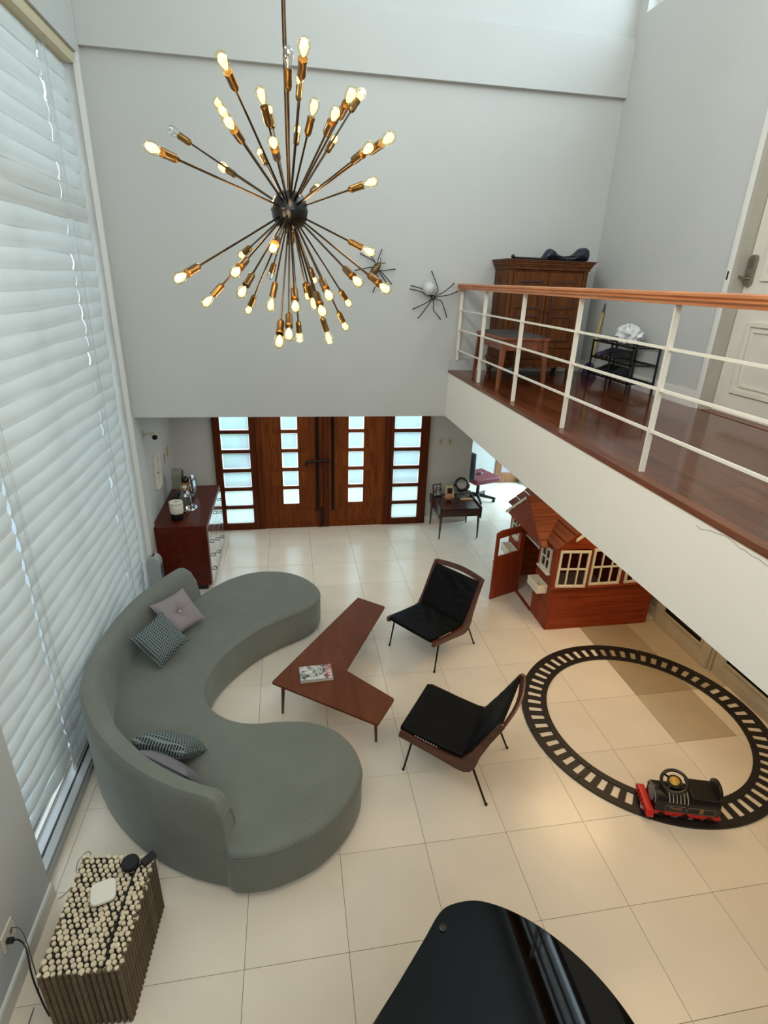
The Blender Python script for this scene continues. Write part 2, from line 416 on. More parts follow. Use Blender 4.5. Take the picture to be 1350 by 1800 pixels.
# upper back wall with its ledge beam
struct(MB().box(-1.55, XR + .3, YU, YU + .2, ZS, TOP).build('wall_back_upper', WALL))
struct(MB().box(-1.26, XR, YU - .055, YU, 5.35, 5.81).build('trim_1', WALL, bevel=0.004))
# entrance wall and what lies right of it
struct(MB().box(-1.30, -.745, 6.08, 6.28, 0, ZS).box(2.47, 3.19, 6.08, 6.28, 0, ZS).box(-.745, 2.47, 6.08, 6.28, 2.19, ZS).build('wall_back', WALL))
struct(MB().box(2.47, 3.19, 6.066, 6.08, 0, .11).box(-1.285, -.745, 6.066, 6.08, 0, .11).build('baseboard_back', TRIMW))
struct(MB().box(2.99, 3.19, 6.28, 7.85, 0, ZS).build('wall_garden_left', WALL))
struct(MB().box(2.99, 4.33, 7.85, 8.05, 0, ZS).box(5.25, 5.6, 7.85, 8.05, 0, ZS).build('wall_garden_back', WALL))
struct(MB().box(-.155, -.14, 6.086, 6.12, 0, 2.19).box(.80, .87, 6.086, 6.12, 0, 2.19).box(1.845, 1.88, 6.086, 6.12, 0, 2.19).build('trim_6', REDWOOD))
struct(MB().box(4.85, 5.05, 4.30, 6.3, 0, ZS).box(4.85, 5.05, 7.7, 7.85, 0, ZS).build('wall_garden_right', WALL))
struct(MB().box(-1.55, 5.2, YU + .2, 6.40, ZS, ZS + .18).box(2.99, 5.2, 6.40, 8.05, ZS, ZS + .18).build('ceiling_entry', WALL))
grd = struct(MB().box(-16, 20, -14, 24, -.5, -.13).build('ground', mat('outdoor_paving', (158, 166, 168), .8, var=.08, scale=.8)))
for k, (hx, hy) in enumerate(((-1.3, 9.6), (-.3, 10.4), (.9, 11.2))):
    hb = MB(); hb.lathe([(.05, 0), (.5, .1), (.62, .4), (.55, .8), (.3, 1.05), (0, 1.1)], 14, (hx, hy, -.13)); tag(hb.build('garden_shrub', mat('shrub_green', (120, 170, 130), .9, var=.3, scale=6), smooth=True), ('leftmost', 'middle', 'rightmost')[k] + ' of the green shrubs outside the entrance panes', 'shrub', 'shrubs outside the entrance')
# ceiling, rear wall with an opening added for the rear fill light
struct(MB().box(-1.8, 4.2, -4.6, YU + .2, TOP, TOP + .15).build('ceiling', WALL))
struct(MB().box(-1.55, 4.85, -4.4, -4.2, 0, 3.9).box(-1.55, 4.2, -4.4, -4.2, 7.3, TOP).box(-1.55, -1.3, -4.4, -4.2, 3.9, 7.3).box(3.1, 4.2, -4.4, -4.2, 3.9, 7.3).build('wall_rear', WALL))
# gallery: slab with fascia, parquet planks, nosing
slab = struct(MB().box(XM, 4.85, -4.2, YU, ZS, ZF - .012).build('floor_gallery', FASC))
box('nosing', NOSE, slab, XM - .006, XM + .055, -4.2, YU, ZF - .03, ZF + .001)
px0 = XM + .056; pw = (XR - px0) / 14
for a in range(14):
    y = 4.118 - (a * 0.37) % 0.9
    segs = [(y, 4.118)] if 4.118 - y > .05 else []
    y1 = y
    while y1 > -2.0:
        y0_ = max(y1 - 0.9, -2.1); segs.append((y0_, y1)); y1 = y0_ - 1e-4
    for (q0, q1) in segs:
        box('plank', PLANK, slab, px0 + a * pw + .0007, px0 + (a + 1) * pw - .0007, q0 + .0008, q1 - .0008, ZF - .012, ZF)
struct(MB().box(2.20, XR, YU - .016, YU, ZF, ZF + .11).build('baseboard_gallery_back', TRIMW))
# hairline crack in the fascia plaster
ck = [(XM - .0006, y, z) for y, z in ((.02, 2.678), (-.01, 2.672), (-.06, 2.690), (-.10, 2.694), (-.15, 2.705), (-.196, 2.700), (-.231, 2.690), (-.26, 2.694), (-.291, 2.688), (-.33, 2.692), (-.365, 2.686), (-.45, 2.690))]
cr = MB().tube(ck, .0011, 4).build('crack', mat('crack_line', (120, 112, 100), .9), slab)
# gallery right wall: doorway and clerestory opening
struct(MB().box(XR, XR + .25, 2.10, YU, ZF, 5.97).box(XR, XR + .25, -4.2, 1.12, ZF, 5.97).box(XR, XR + .25, 1.12, 2.10, 5.36, 5.97)
       .box(XR, XR + .25, 3.96, YU, 5.97, 8.3).box(XR, XR + .25, -4.2, -1.4, 5.97, 8.3).box(XR, XR + .25, -4.2, YU, 8.3, TOP).build('wall_gallery_right', WALL))
struct(MB().box(XR - .014, XR, 2.135, YU, ZF, ZF + .13).box(XR - .014, XR, -4.2, 1.08, ZF, ZF + .13).build('baseboard_gallery_right', TRIMW))
cw = struct(MB().box(XR + .10, XR + .16, -1.4, 3.96, 5.97, 6.00).box(XR + .10, XR + .16, -1.4, 3.96, 8.24, 8.3).box(XR + .10, XR + .16, 3.90, 3.96, 6.00, 8.24).box(XR + .10, XR + .16, -1.4, -1.34, 6.00, 8.24).build('window_2', TRIMW))
for z in (6.78, 7.28, 7.62, 7.95): box('transom', TRIMW, cw, XR + .10, XR + .16, -1.34, 3.90, z - .03, z + .03)
for y in (1.28, 2.6): box('mullion', TRIMW, cw, XR + .10, XR + .155, y - .03, y + .03, 6.00, 8.24)
for a, b in ((-1.34, 1.25), (1.31, 2.57), (2.63, 3.90)): box('pane', PANE, cw, XR + .128, XR + .132, a, b, 6.00, 8.24)
lc = struct(MB().box(-1.43, -1.37, -2.6, 1.0, 6.2, 6.26).box(-1.43, -1.37, -2.6, 1.0, 8.14, 8.2).box(-1.43, -1.37, -2.6, -2.54, 6.26, 8.14).box(-1.43, -1.37, .94, 1.0, 6.26, 8.14).build('window_6', TRIMW))  # clerestory frame added out of view for the left fill light
for y in (-.7,): box('mullion', TRIMW, lc, -1.43, -1.375, y - .03, y + .03, 6.26, 8.14)
for a, b in ((-2.54, -.73), (-.67, .94)): box('pane', PANE, lc, -1.402, -1.398, a, b, 6.26, 8.14)
# gallery door with frame, mouldings and keypad lock
gd = struct(MB().box(XR + .10, XR + .145, 1.15, 2.050, ZF + .006, 5.31).build('door_3', DOORW))
box('threshold', NOSE, slab, XR, XR + .25, 1.10, 2.11, ZF - .012, ZF + .004)
JAMB = mat('jamb_paint', (166, 161, 146), .55, var=.05, scale=6)
struct(MB().box(XR + .0005, XR + .16, 2.056, 2.10, ZF, 5.36).box(XR + .0005, XR + .16, 1.12, 1.144, ZF, 5.36).box(XR + .0005, XR + .16, 1.144, 2.056, 5.315, 5.36).build('trim_2', JAMB))
struct(MB().box(XR - .016, XR, 2.085, 2.132, ZF, 5.42).box(XR - .016, XR, 1.085, 1.13, ZF, 5.42).build('trim_7', TRIMW, bevel=.004))
def moulding(par, m, x, y0, y1, z0, z1, wd, pr, name='moulding'):
    b = MB().box(x - pr, x, y0, y1, z0, z0 + wd).box(x - pr, x, y0, y1, z1 - wd, z1).box(x - pr, x, y0, y0 + wd, z0 + wd, z1 - wd).box(x - pr, x, y1 - wd, y1, z0 + wd, z1 - wd)
    return b.build(name, m, par, bevel=.004)
for z0, z1 in ((ZF + .17, ZF + .70), (ZF + .98, ZF + 2.3)):
    moulding(gd, DOORW, XR + .10, 1.30, 1.90, z0, z1, .035, .016); moulding(gd, DOORW, XR + .10, 1.355, 1.845, z0 + .055, z1 - .055, .02, .010)
lk = MB(); poly = []
for k in range(24):
    a = 2 * pi * k / 24; poly.append((2.005 + .034 * math.cos(a), 3.795 + .034 * math.sin(a) + (.075 if math.sin(a) >= 0 else -.075)))
lk.xprism(poly, XR + .072, XR + .10); lock = lk.build('keypad_lock', mat('satin_nickel', (150, 142, 126), .3, metal=.9), gd, bevel=.006, smooth=True)
MB().tube([(XR + .085, 2.0, 3.74), (XR + .045, 2.0, 3.74), (XR + .04, 1.99, 3.742), (XR + .04, 2.055, 3.755)], .009).build('lever', MATS['satin_nickel'], lock, smooth=True)
for r in range(4):
    for c_ in range(3): box('key', mat('lock_key', (90, 86, 78), .4), lock, XR + .068, XR + .0725, 1.988 + c_ * .012, 1.996 + c_ * .012, 3.815 + r * .016, 3.825 + r * .016)
box('strike_plate', BLACK, gd, XR - .0178, XR - .0162, 2.10, 2.116, 3.73, 3.79)

# wall under the gallery with its two glazed white doors
struct(MB().box(4.62, 4.85, -4.2, 1.18, 0, ZS).box(4.62, 4.85, 2.98, 4.30, 0, ZS).build('wall_right', WALL))
for n, y0, y1, x in ((4, 2.075, 2.97, 4.565), (5, 1.19, 2.035, 4.60)):
    b = MB().box(x, x + .05, y0, y0 + .13, 0.004, 2.2).box(x, x + .05, y1 - .13, y1, 0.004, 2.2).box(x, x + .05, y0 + .13, y1 - .13, 0.004, .205).box(x, x + .05, y0 + .13, y1 - .13, 2.0, 2.2)
    d = struct(b.build('door_%d' % n, OLDW, bevel=.003))
    moulding(d, OLDW, x, y0 + .12, y1 - .12,   .19, 2.02, .028, .012)
    box('pane', DARKGLASS, d, x + .02, x + .03, y0 + .13, y1 - .13, .205, 2.0)
    box('kickboard', OLDW, d, x - .006, x, y0 + .02, y1 - .02, .004, .12, .003)
struct(MB().box(4.58, 4.68, 2.036, 2.074, 0, ZS).box(4.59, 4.68, 2.971, 3.02, 0, ZS).box(4.61, 4.68, 1.14, 1.189, 0, ZS).build('trim_3', OLDW, bevel=.004))
struct(MB().box(4.606, 4.62, 3.02, 4.30, 0, .11).box(4.606, 4.62, -4.2, 1.14, 0, .11).build('baseboard_right', TRIMW))

# tall left window behind the blinds
wn = struct(MB().box(-1.52, -1.262, .59, 4.02, 0, .055).build('window_1', ALU, bevel=.004))
box('sill_track', ALU, wn, -1.40, -1.275, .59, 4.02, .055, .085, .004)
box('sill_groove', BLACK, wn, -1.345, -1.33, .59, 4.02, .0851, .088)
for z in (.13, 4.10, 5.25): box('frame_rail', ALU, wn, -1.50, -1.45, .59, 4.02, z - .03, z + .03)
for y in (.62, 1.53, 2.48, 3.43, 3.99): box('frame_stile', ALU, wn, -1.50, -1.45, y - .03, y + .03, .085, 5.28)
for a, b in ((.65, 1.50), (1.56, 2.45), (2.51, 3.40), (3.46, 3.96)):
    for z0, z1 in ((.16, 4.07), (4.13, 5.22)): box('pane', PANE, wn, -1.477, -1.473, a, b, z0, z1)
struct(MB().box(-1.30, -1.255, 3.99, 4.035, .055, 5.28).build('trim_4', TRIMW, bevel=.004))

# entrance: two leaves, two sidelights
def panes(par, x0, x1, ks, y=6.05):
    e = .016
    for k in ks:
        z0 = .11 + .2936 * k; z1 = z0 + .245
        p = box('pane', ETCH, par, x0 + e, x1 - e, y, y + .006, z0 + e, z1 - e)
        MB().box(x0, x0 + e, y - .001, y + .007, z0, z1).box(x1 - e, x1, y - .001, y + .007, z0, z1).box(x0 + e, x1 - e, y - .001, y + .007, z0, z0 + e).box(x0 + e, x1 - e, y - .001, y + .007, z1 - e, z1).build('pane_bevel', EDGEG, p)
def ladder(b, x0, x1, px0_, px1_, ks, y0, y1, ztop=2.19):
    b.box(x0, px0_, y0, y1, .004, ztop).box(px1_, x1, y0, y1, .004, ztop)
    z = .004
    for k in ks:
        zz = .11 + .2936 * k; b.box(px0_, px1_, y0, y1, z, zz); z = zz + .245
    if z < ztop: b.box(px0_, px1_, y0, y1, z, ztop)
for n, x0, x1, p0, p1 in ((6, -.745, -.15, -.64, -.235), (7, 1.865, 2.47, 1.92, 2.335)):
    b = MB(); ladder(b, x0, x1, p0, p1, range(0, 7), 6.02, 6.10); s = struct(b.build('window_%d' % (n - 3), REDWOOD, bevel=.003)); panes(s, p0, p1, range(0, 7))
for n, x0, x1, p0, p1, hx in ((1, -.145, .83, .225, .462, .745), (2, .838, 1.86, 1.222, 1.455, .98)):
    b = MB(); ladder(b, x0, x1, p0, p1, range(1, 7), 6.035, 6.085)
    d = struct(b.build('door_%d' % n, REDWOOD2, bevel=.003)); panes(d, p0, p1, range(1, 7), 6.055)
    for k in range(1, 7):
        for a, c in ((p0 - .165, p0 - .03), (p1 + .03, p1 + .165)):
            box('panel', REDWOOD2, d, a, c, 6.027, 6.036, .125 + .2936 * k, .345 + .2936 * k, .003)
    box('panel', REDWOOD2, d, x0 + .18, x1 - .18, 6.027, 6.036, .10, .315, .004)
    box('stile', REDWOOD, d, x0, x0 + .085, 6.024, 6.036, .004, 2.19, .003); box('stile', REDWOOD, d, x1 - .085, x1, 6.024, 6.036, .004, 2.19, .003)
    h = MB().tube([(hx, 6.0, .30), (hx, 6.0, 1.95)], .022, 12).build('pull_bar', DARKM, d, smooth=True)
    for z in (.42, 1.8): MB().tube([(hx, 6.0, z), (hx, 6.036, z)], .012, 8).build('bracket', DARKM, h, smooth=True)
    if n == 1:
        lb = MB().tube([(.58, 5.985, 1.10), (.94, 5.985, 1.12)], .018, 10).tube([(.585, 5.985, 1.10), (.575, 5.985, 1.05)], .014, 8).build('lock_bar', DARKM, d, smooth=True)
        MB().tube([(.62, 5.985, 1.10), (.62, 6.036, 1.10)], .01, 8).build('bracket', DARKM, lb, smooth=True)
        box('floor_bolt', DARKM, d, .79, .822, 5.995, 6.028, .02, .34, .004)
# wooden glazed door at the far end of the garden room
b = MB().box(4.33, 4.46, 7.83, 7.90, .004, 2.19).box(5.05, 5.25, 7.83, 7.90, .004, 2.19).box(4.46, 5.05, 7.83, 7.90, .004, .20).box(4.46, 5.05, 7.83, 7.90, 2.0, 2.19)
gdn = struct(b.build('door_8', wood('garden_door_wood', (112, 72, 42), (150, 102, 64), 'Z', 2, 12, .4), bevel=.004))
box('pane', PANE, gdn, 4.46, 5.05, 7.86, 7.866, .20, 2.0)
gw = struct(MB().box(4.92, 4.98, 6.3, 7.7, 0, .10).box(4.92, 4.98, 6.3, 7.7, 2.12, ZS).box(4.92, 4.98, 6.3, 6.36, .1, 2.12).box(4.92, 4.98, 7.64, 7.7, .1, 2.12).box(4.92, 4.98, 6.97, 7.03, .1, 2.12).build('window_5', ALU))
for a, c in ((6.36, 6.97), (7.03, 7.64)): box('pane', PANE, gw, 4.948, 4.952, a, c, .1, 2.12)
# ---------------------------------------------------------------- blinds
def blind(label, y0, y1, seed, near=False):
    zb, zt, n = (.20 if near else .10), 5.20, 39
    t = thing('window_blind', label, 'blind', (-1.36, (y0 + y1) / 2, zb), group='fabric blinds of the tall window')
    r = random.Random(seed); h = (zt - zb) / n
    for k in range(n):
        z0 = zb + k * h; z1 = z0 + h + .012
        ph, am = r.random() * 6, .004 + r.random() * .004
        op = 0.0
        if near and z0 < 1.25: op = .10 * (1 - z0 / 1.25) + .02
        def f(u, v, z0=z0, z1=z1, ph=ph, am=am, op=op):
            y = y0 + .008 + (y1 - y0 - .016) * u
            gap = op * max(0.0, 1 - u * 1.15)
            z = z0 + gap + (z1 - z0 - gap) * v + .004 * math.sin(u * 5 + ph)
            # soft fold: bellies towards the room, tucks in behind the band below
            b = .016 * math.sin(pi * min(1, (1 - v) * 1.15)) ** 0.8 if v > .13 else .0
            x = -1.385 + b + am * math.sin(u * 9 + ph) + (.012 * (1 - v))
            return (x, y, z)
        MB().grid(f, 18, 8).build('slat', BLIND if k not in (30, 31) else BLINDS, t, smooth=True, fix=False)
    for yy in ((y0 + .03, y0 + .055) if not near else (y1 - .05,)):
        MB().tube([(-1.335, yy, zb + .05), (-1.33, yy, 2.0), (-1.335, yy, zt)], .0016, 4).build('cord', mat('blind_cord', (170, 178, 180), .6), t)
    b = MB().yprism([(-1.41, zt), (-1.29, zt), (-1.285, zt + .03), (-1.285, zt + .075), (-1.41, zt + .075)], y0 + .004, y1 - .004)
    b.build('headrail', TAN, t)
    box('bottom_rail', TRIMW, t, -1.385, -1.36, y0 + .01, y1 - .01, zb - .012, zb + .004)
blind('nearest white fabric blind beside the bare wall, its lowest folds gaping open', .60, 1.515, 1, True)
blind('widest white folded fabric blind behind the sofa', 1.515, 3.42, 2)
blind('narrow white fabric blind in the corner beside the dresser', 3.42, 3.985, 3)

# ---------------------------------------------------------------- sofa
so = thing('curved_sofa', 'large curved sage green velvet sofa with a wraparound back', 'sofa', (-.35, 1.9, 0))
front = [(-.076, .41), (.12, .397), (.267, .428), (.421, .483), (.55, .569), (.657, .674), (.738, .799), (.787, .925), (.781, 1.053), (.74, 1.183), (.657, 1.309), (.548, 1.395), (.408, 1.458), (.216, 1.487), (.02, 1.492), (-.124, 1.526), (-.263, 1.612), (-.376, 1.749), (-.435, 1.886), (-.431, 2.043), (-.370, 2.267), (-.244, 2.487), (-.072, 2.704), (.111, 2.862), (.307, 2.985), (.463, 3.085), (.572, 3.206), (.632, 3.39), (.589, 3.56), (.46, 3.756), (.263, 3.90), (.028, 3.953), (-.195, 3.921), (-.406, 3.796), (-.553, 3.645)]
backl = [(-.66, 3.50), (-.85, 3.22), (-1.02, 2.86), (-1.13, 2.5), (-1.17, 2.14), (-1.165, 1.83), (-1.10, 1.53), (-.95, 1.25), (-.75, .98), (-.53, .78), (-.30, .62), (-.15, .50)]
ol = [(p.x, p.y) for p in catmull([(x, y, 0) for x, y in front + backl], 5, True)]
def inset(P, d):
    n = len(P); out = []
    for i in range(n):
        a = Vector(P[i - 1]); b = Vector(P[(i + 1) % n]); t = (b - a).normalized()
        out.append((P[i][0] - t.y * d, P[i][1] + t.x * d))
    return out
# area sign: make the outline anticlockwise so that inset() goes inwards
if sum(ol[i][0] * ol[(i + 1) % len(ol)][1] - ol[(i + 1) % len(ol)][0] * ol[i][1] for i in range(len(ol))) < 0: ol = ol[::-1]
def loft_outline(rings, close_top=True):
    b = MB(); n = len(ol)
    vs = []
    for d, z in rings: vs += [(x, y, z) for x, y in inset(ol, d)]
    fs = [(k * n + i, k * n + (i + 1) % n, (k + 1) * n + (i + 1) % n, (k + 1) * n + i) for k in range(len(rings) - 1) for i in range(n)]
    fs += [tuple(range(n))[::-1], tuple(range((len(rings) - 1) * n, len(rings) * n))]
    return b.add(vs, fs)
loft_outline([(.05, 0), (.05, .035)]).build('plinth', BLACK, so)
loft_outline([(.012, .03), (.002, .05), (0, .10), (0, .33), (.003, .352)]).build('base', VELVET, so, smooth=True)
seat = loft_outline([(.008, .345), (.0, .356), (.001, .378), (.009, .394), (.024, .402), (.04, .404)]).build('seat', VELSEAT, so, smooth=True)
pp = [(x, y, .354) for x, y in inset(ol, -.001)]
MB().tube(pp + pp[:1], .0035, 5).build('seam_piping', VELVET, seat, smooth=True)
outer = [(-.795, 3.53), (-1.0, 3.21), (-1.165, 2.86), (-1.255, 2.5), (-1.30, 2.15), (-1.295, 1.8), (-1.22, 1.5), (-1.05, 1.18), (-.84, .92), (-.60, .71), (-.36, .56), (-.115, .462)]
inner = [(-.655, 3.42), (-.845, 3.10), (-1.00, 2.76), (-1.085, 2.43), (-1.115, 2.1), (-1.105, 1.85), (-1.04, 1.58), (-.89, 1.31), (-.695, 1.06), (-.495, .87), (-.275, .72), (-.07, .625)]
oc = catmull([(x, y, 0) for x, y in outer], 7); ic = catmull([(x, y, 0) for x, y in inner], 7)
nb = len(oc); b = MB(); vs = []; prof = []
for i in range(nb):
    t = i / (nb - 1); e = min(t, 1 - t) * (nb - 1) / 7.0      # 0 at the ends, 1 one control point in
    zt = .79 - .15 * max(0, 1 - e / .55) ** 2.6
    o_, n_ = oc[i], ic[i]
    ring = [(0, .03), (0, .30), (.0, .60), (.03, zt - .04), (.14, zt - .006), (.34, zt), (.56, zt - .012), (.72, zt - .05), (.80, zt - .11), (.93, .46), (1.0, .36), (1.0, .05)]
    for s_, z in ring:
        p = o_.lerp(n_, s_); vs.append((p.x, p.y, z))
k = 12
fs = [(i * k + j, i * k + (j + 1) % k, (i + 1) * k + (j + 1) % k, (i + 1) * k + j) for i in range(nb - 1) for j in range(k)]
fs += [tuple(range(k)), tuple(range((nb - 1) * k, nb * k))[::-1]]
b.add(vs, fs); br = b.build('backrest', VELVET, so, smooth=True)
for i in (0, nb - 1):
    ring = [Vector(vs[i * k + j]) for j in range(12)]
    MB().tube(ring + ring[:1], .0045, 5).build('edge_piping', VELVET, br, smooth=True)

def cushion(name, label, m, s, th, loc, right, upv, button=False, piping=None):
    R = Vector(right).normalized(); U = Vector(upv); U = (U - R * U.dot(R)).normalized(); Nn = R.cross(U)
    t = thing(name, label, 'cushion', loc, rotz=0)
    Mx = Matrix(((R.x, U.x, Nn.x, 0), (R.y, U.y, Nn.y, 0), (R.z, U.z, Nn.z, 0), (0, 0, 0, 1)))
    t.matrix_world = Matrix.Translation(Vector(loc)) @ Mx
    def surf(sg):
        def f(u, v):
            a, c = u * 2 - 1, v * 2 - 1
            pin = 1 - .10 * (1 - abs(a) ** 2) * abs(c) ** 3; pin2 = 1 - .10 * (1 - abs(c) ** 2) * abs(a) ** 3
            x, y = a * s / 2 * pin2, c * s / 2 * pin
            z = th / 2 * ((1 - a ** 4) * (1 - c ** 4)) ** .55
            if button: z *= 1 - .55 * math.exp(-((a * a + c * c) / .05)) - .16 * math.exp(-(min(abs(a), abs(c)) / .07) ** 2) * (1 - max(abs(a), abs(c)) ** 2)
            z += .006 * math.sin(a * 5 + c * 3) * (1 - a * a) * (1 - c * c)
            return (x, y, sg * z)
        return f
    b = MB(); b.grid(surf(1), 28, 28); b.grid(lambda u, v: surf(-1)(1 - u, v), 28, 28)
    b.build('cover', m, t, smooth=True, fix=False)
    if button: MB().lathe([(.0, .0), (.010, .0), (.012, .004), (.008, .009), (.0, .010)], 12, (0, 0, th / 2 * .45)).build('button', mat('button_pale', (196, 186, 180), .6), t, smooth=True)
    if piping:
        ed = [surf(1)(u, 0) for u in [i / 20 for i in range(21)]] + [surf(1)(1, u) for u in [i / 20 for i in range(21)]] + [surf(1)(u, 1) for u in [1 - i / 20 for i in range(21)]] + [surf(1)(0, u) for u in [1 - i / 20 for i in range(21)]]
        MB().tube([(x, y, 0) for x, y, z in ed], .004, 5).build('piping', piping, t, smooth=True)
    return t
cushion('tufted_cushion', 'dusty mauve square cushion with a buttoned centre leaning on the sofa back', MAUVE, .40, .13, (-.775, 2.85, .590), (.64, .77, 0), (-.56, .51, .66), True)
cushion('patterned_cushion', 'dark lattice patterned cushion in front of the buttoned mauve cushion', LATT, .37, .13, (-.855, 2.415, .595), (1.09, -.58, -.96), (.75, .96, .28), piping=LATT)
cushion('patterned_cushion', 'dark lattice patterned cushion at the near end of the sofa back', LATT, .40, .16, (-.545, 1.165, .57), (.92, -.35, -.07), (-.12, -.55, .5), piping=LATT)
cushion('plain_cushion', 'plain dusky mauve cushion wedged between lattice cushion and near sofa back', MAUVED, .42, .13, (-.49, .935, .56), (.83, -.54, -.06), (-.2, -.35, .75), piping=mat('dark_piping', (58, 56, 60), .8))

# ---------------------------------------------------------------- coffee table and magazines
ct = thing('boomerang_coffee_table', 'low teak coffee table with a boomerang shaped top', 'table', (.72, 2.2, 0))
A, B_, C_, D, E_, F = (.124, 1.986), (1.043, 3.284), (1.316, 3.066), (.790, 2.063), (1.159, 1.646), (.972, 1.37)
def roundpoly(P, r, n=5):
    out = []; N_ = len(P)
    for i in range(N_):
        p = Vector(P[i]); a = (Vector(P[i - 1]) - p).normalized(); c = (Vector(P[(i + 1) % N_]) - p).normalized()
        p0, p2 = p + a * r, p + c * r
        for k in range(n + 1):
            t = k / n; q = p0 * (1 - t) ** 2 + p * 2 * t * (1 - t) + p2 * t * t; out.append((q.x, q.y))
    return out
top = MB().prism(roundpoly([A, B_, C_, D, E_, F], .022), .348, .37).build('tabletop', TABLEW, ct, bevel=.004, smooth=True)
MB().prism(roundpoly([(.20, 2.0), (1.04, 3.19), (1.22, 3.05), (.70, 2.04), (1.05, 1.64), (.95, 1.48)], .02), .325, .348).build('underframe', CHAIRW, ct)
for (tx, ty, bx, by) in ((.225, 2.005, .208, 2.0), (.985, 1.585, .997, 1.561), (1.10, 3.06, 1.12, 3.09)):
    l = MB().tube([(tx, ty, .34), (bx, by, .0)], [.019, .010], 12).build('leg', CHAIRW, ct, smooth=True)
    MB().tube([(bx, by, .0), (bx + (tx - bx) * .05, by + (ty - by) * .05, .018)], [.0112, .0116], 12).build('leg_tip', BRASS, l, smooth=True)
def magazine(label, cx, cy, z, ang, wx, wy, th, cover, title):
    t = thing('magazine', label, 'magazine', (cx, cy, z), rotz=ang, group='magazines on the coffee table')
    MB().box(-wx / 2, wx / 2, -wy / 2, wy / 2, .001, th - .001).build('pages', mat('paper_edges', (214, 208, 198), .8, var=.06, scale=60), t)
    cv = MB().box(-wx / 2 - .001, wx / 2 + .001, -wy / 2 - .001, wy / 2 + .001, th - .001, th).box(-wx / 2 - .001, wx / 2 + .001, -wy / 2 - .001, wy / 2 + .001, 0, .001).build('cover', cover, t)
    if title:
        text('SIVAR', mat('red_ink', (190, 44, 56), .5), t, Matrix.Translation((wx / 2 - .035, 0, th)) @ Matrix.Rotation(-pi / 2, 4, 'Z') @ Matrix.Diagonal((1, 1.25, 1, 1)), .066)
def photo_cover(name):
    m, nt, b = newmat(name); N = nt.nodes; L = nt.links
    tc = N.new('ShaderNodeTexCoord'); n = N.new('ShaderNodeTexNoise'); n.inputs['Scale'].default_value = 13; n.inputs['Detail'].default_value = 3; n.inputs['Distortion'].default_value = 1.2
    L.new(tc.outputs['Object'], n.inputs['Vector'])
    cr = N.new('ShaderNodeValToRGB'); e = cr.color_ramp.elements; e[0].position = .36; e[0].color = srgb((38, 36, 36)); e[1].position = .62; e[1].color = srgb((214, 212, 206))
    q = e.new(.47); q.color = srgb((166, 164, 158))
    L.new(n.outputs['Fac'], cr.inputs[0]); L.new(cr.outputs[0], b.inputs['Base Color']); b.inputs['Roughness'].default_value = .35
    return m
magazine('lower magazine of the two on the coffee table, showing only its pale page edges', .516, 2.035, .371, .05, .285, .19, .012, mat('mag_grey', (150, 146, 138), .4), False)
magazine('upper magazine with a black and white photo cover and red title', .512, 2.043, .384, .035, .28, .185, .009, photo_cover('photo_cover'), True)

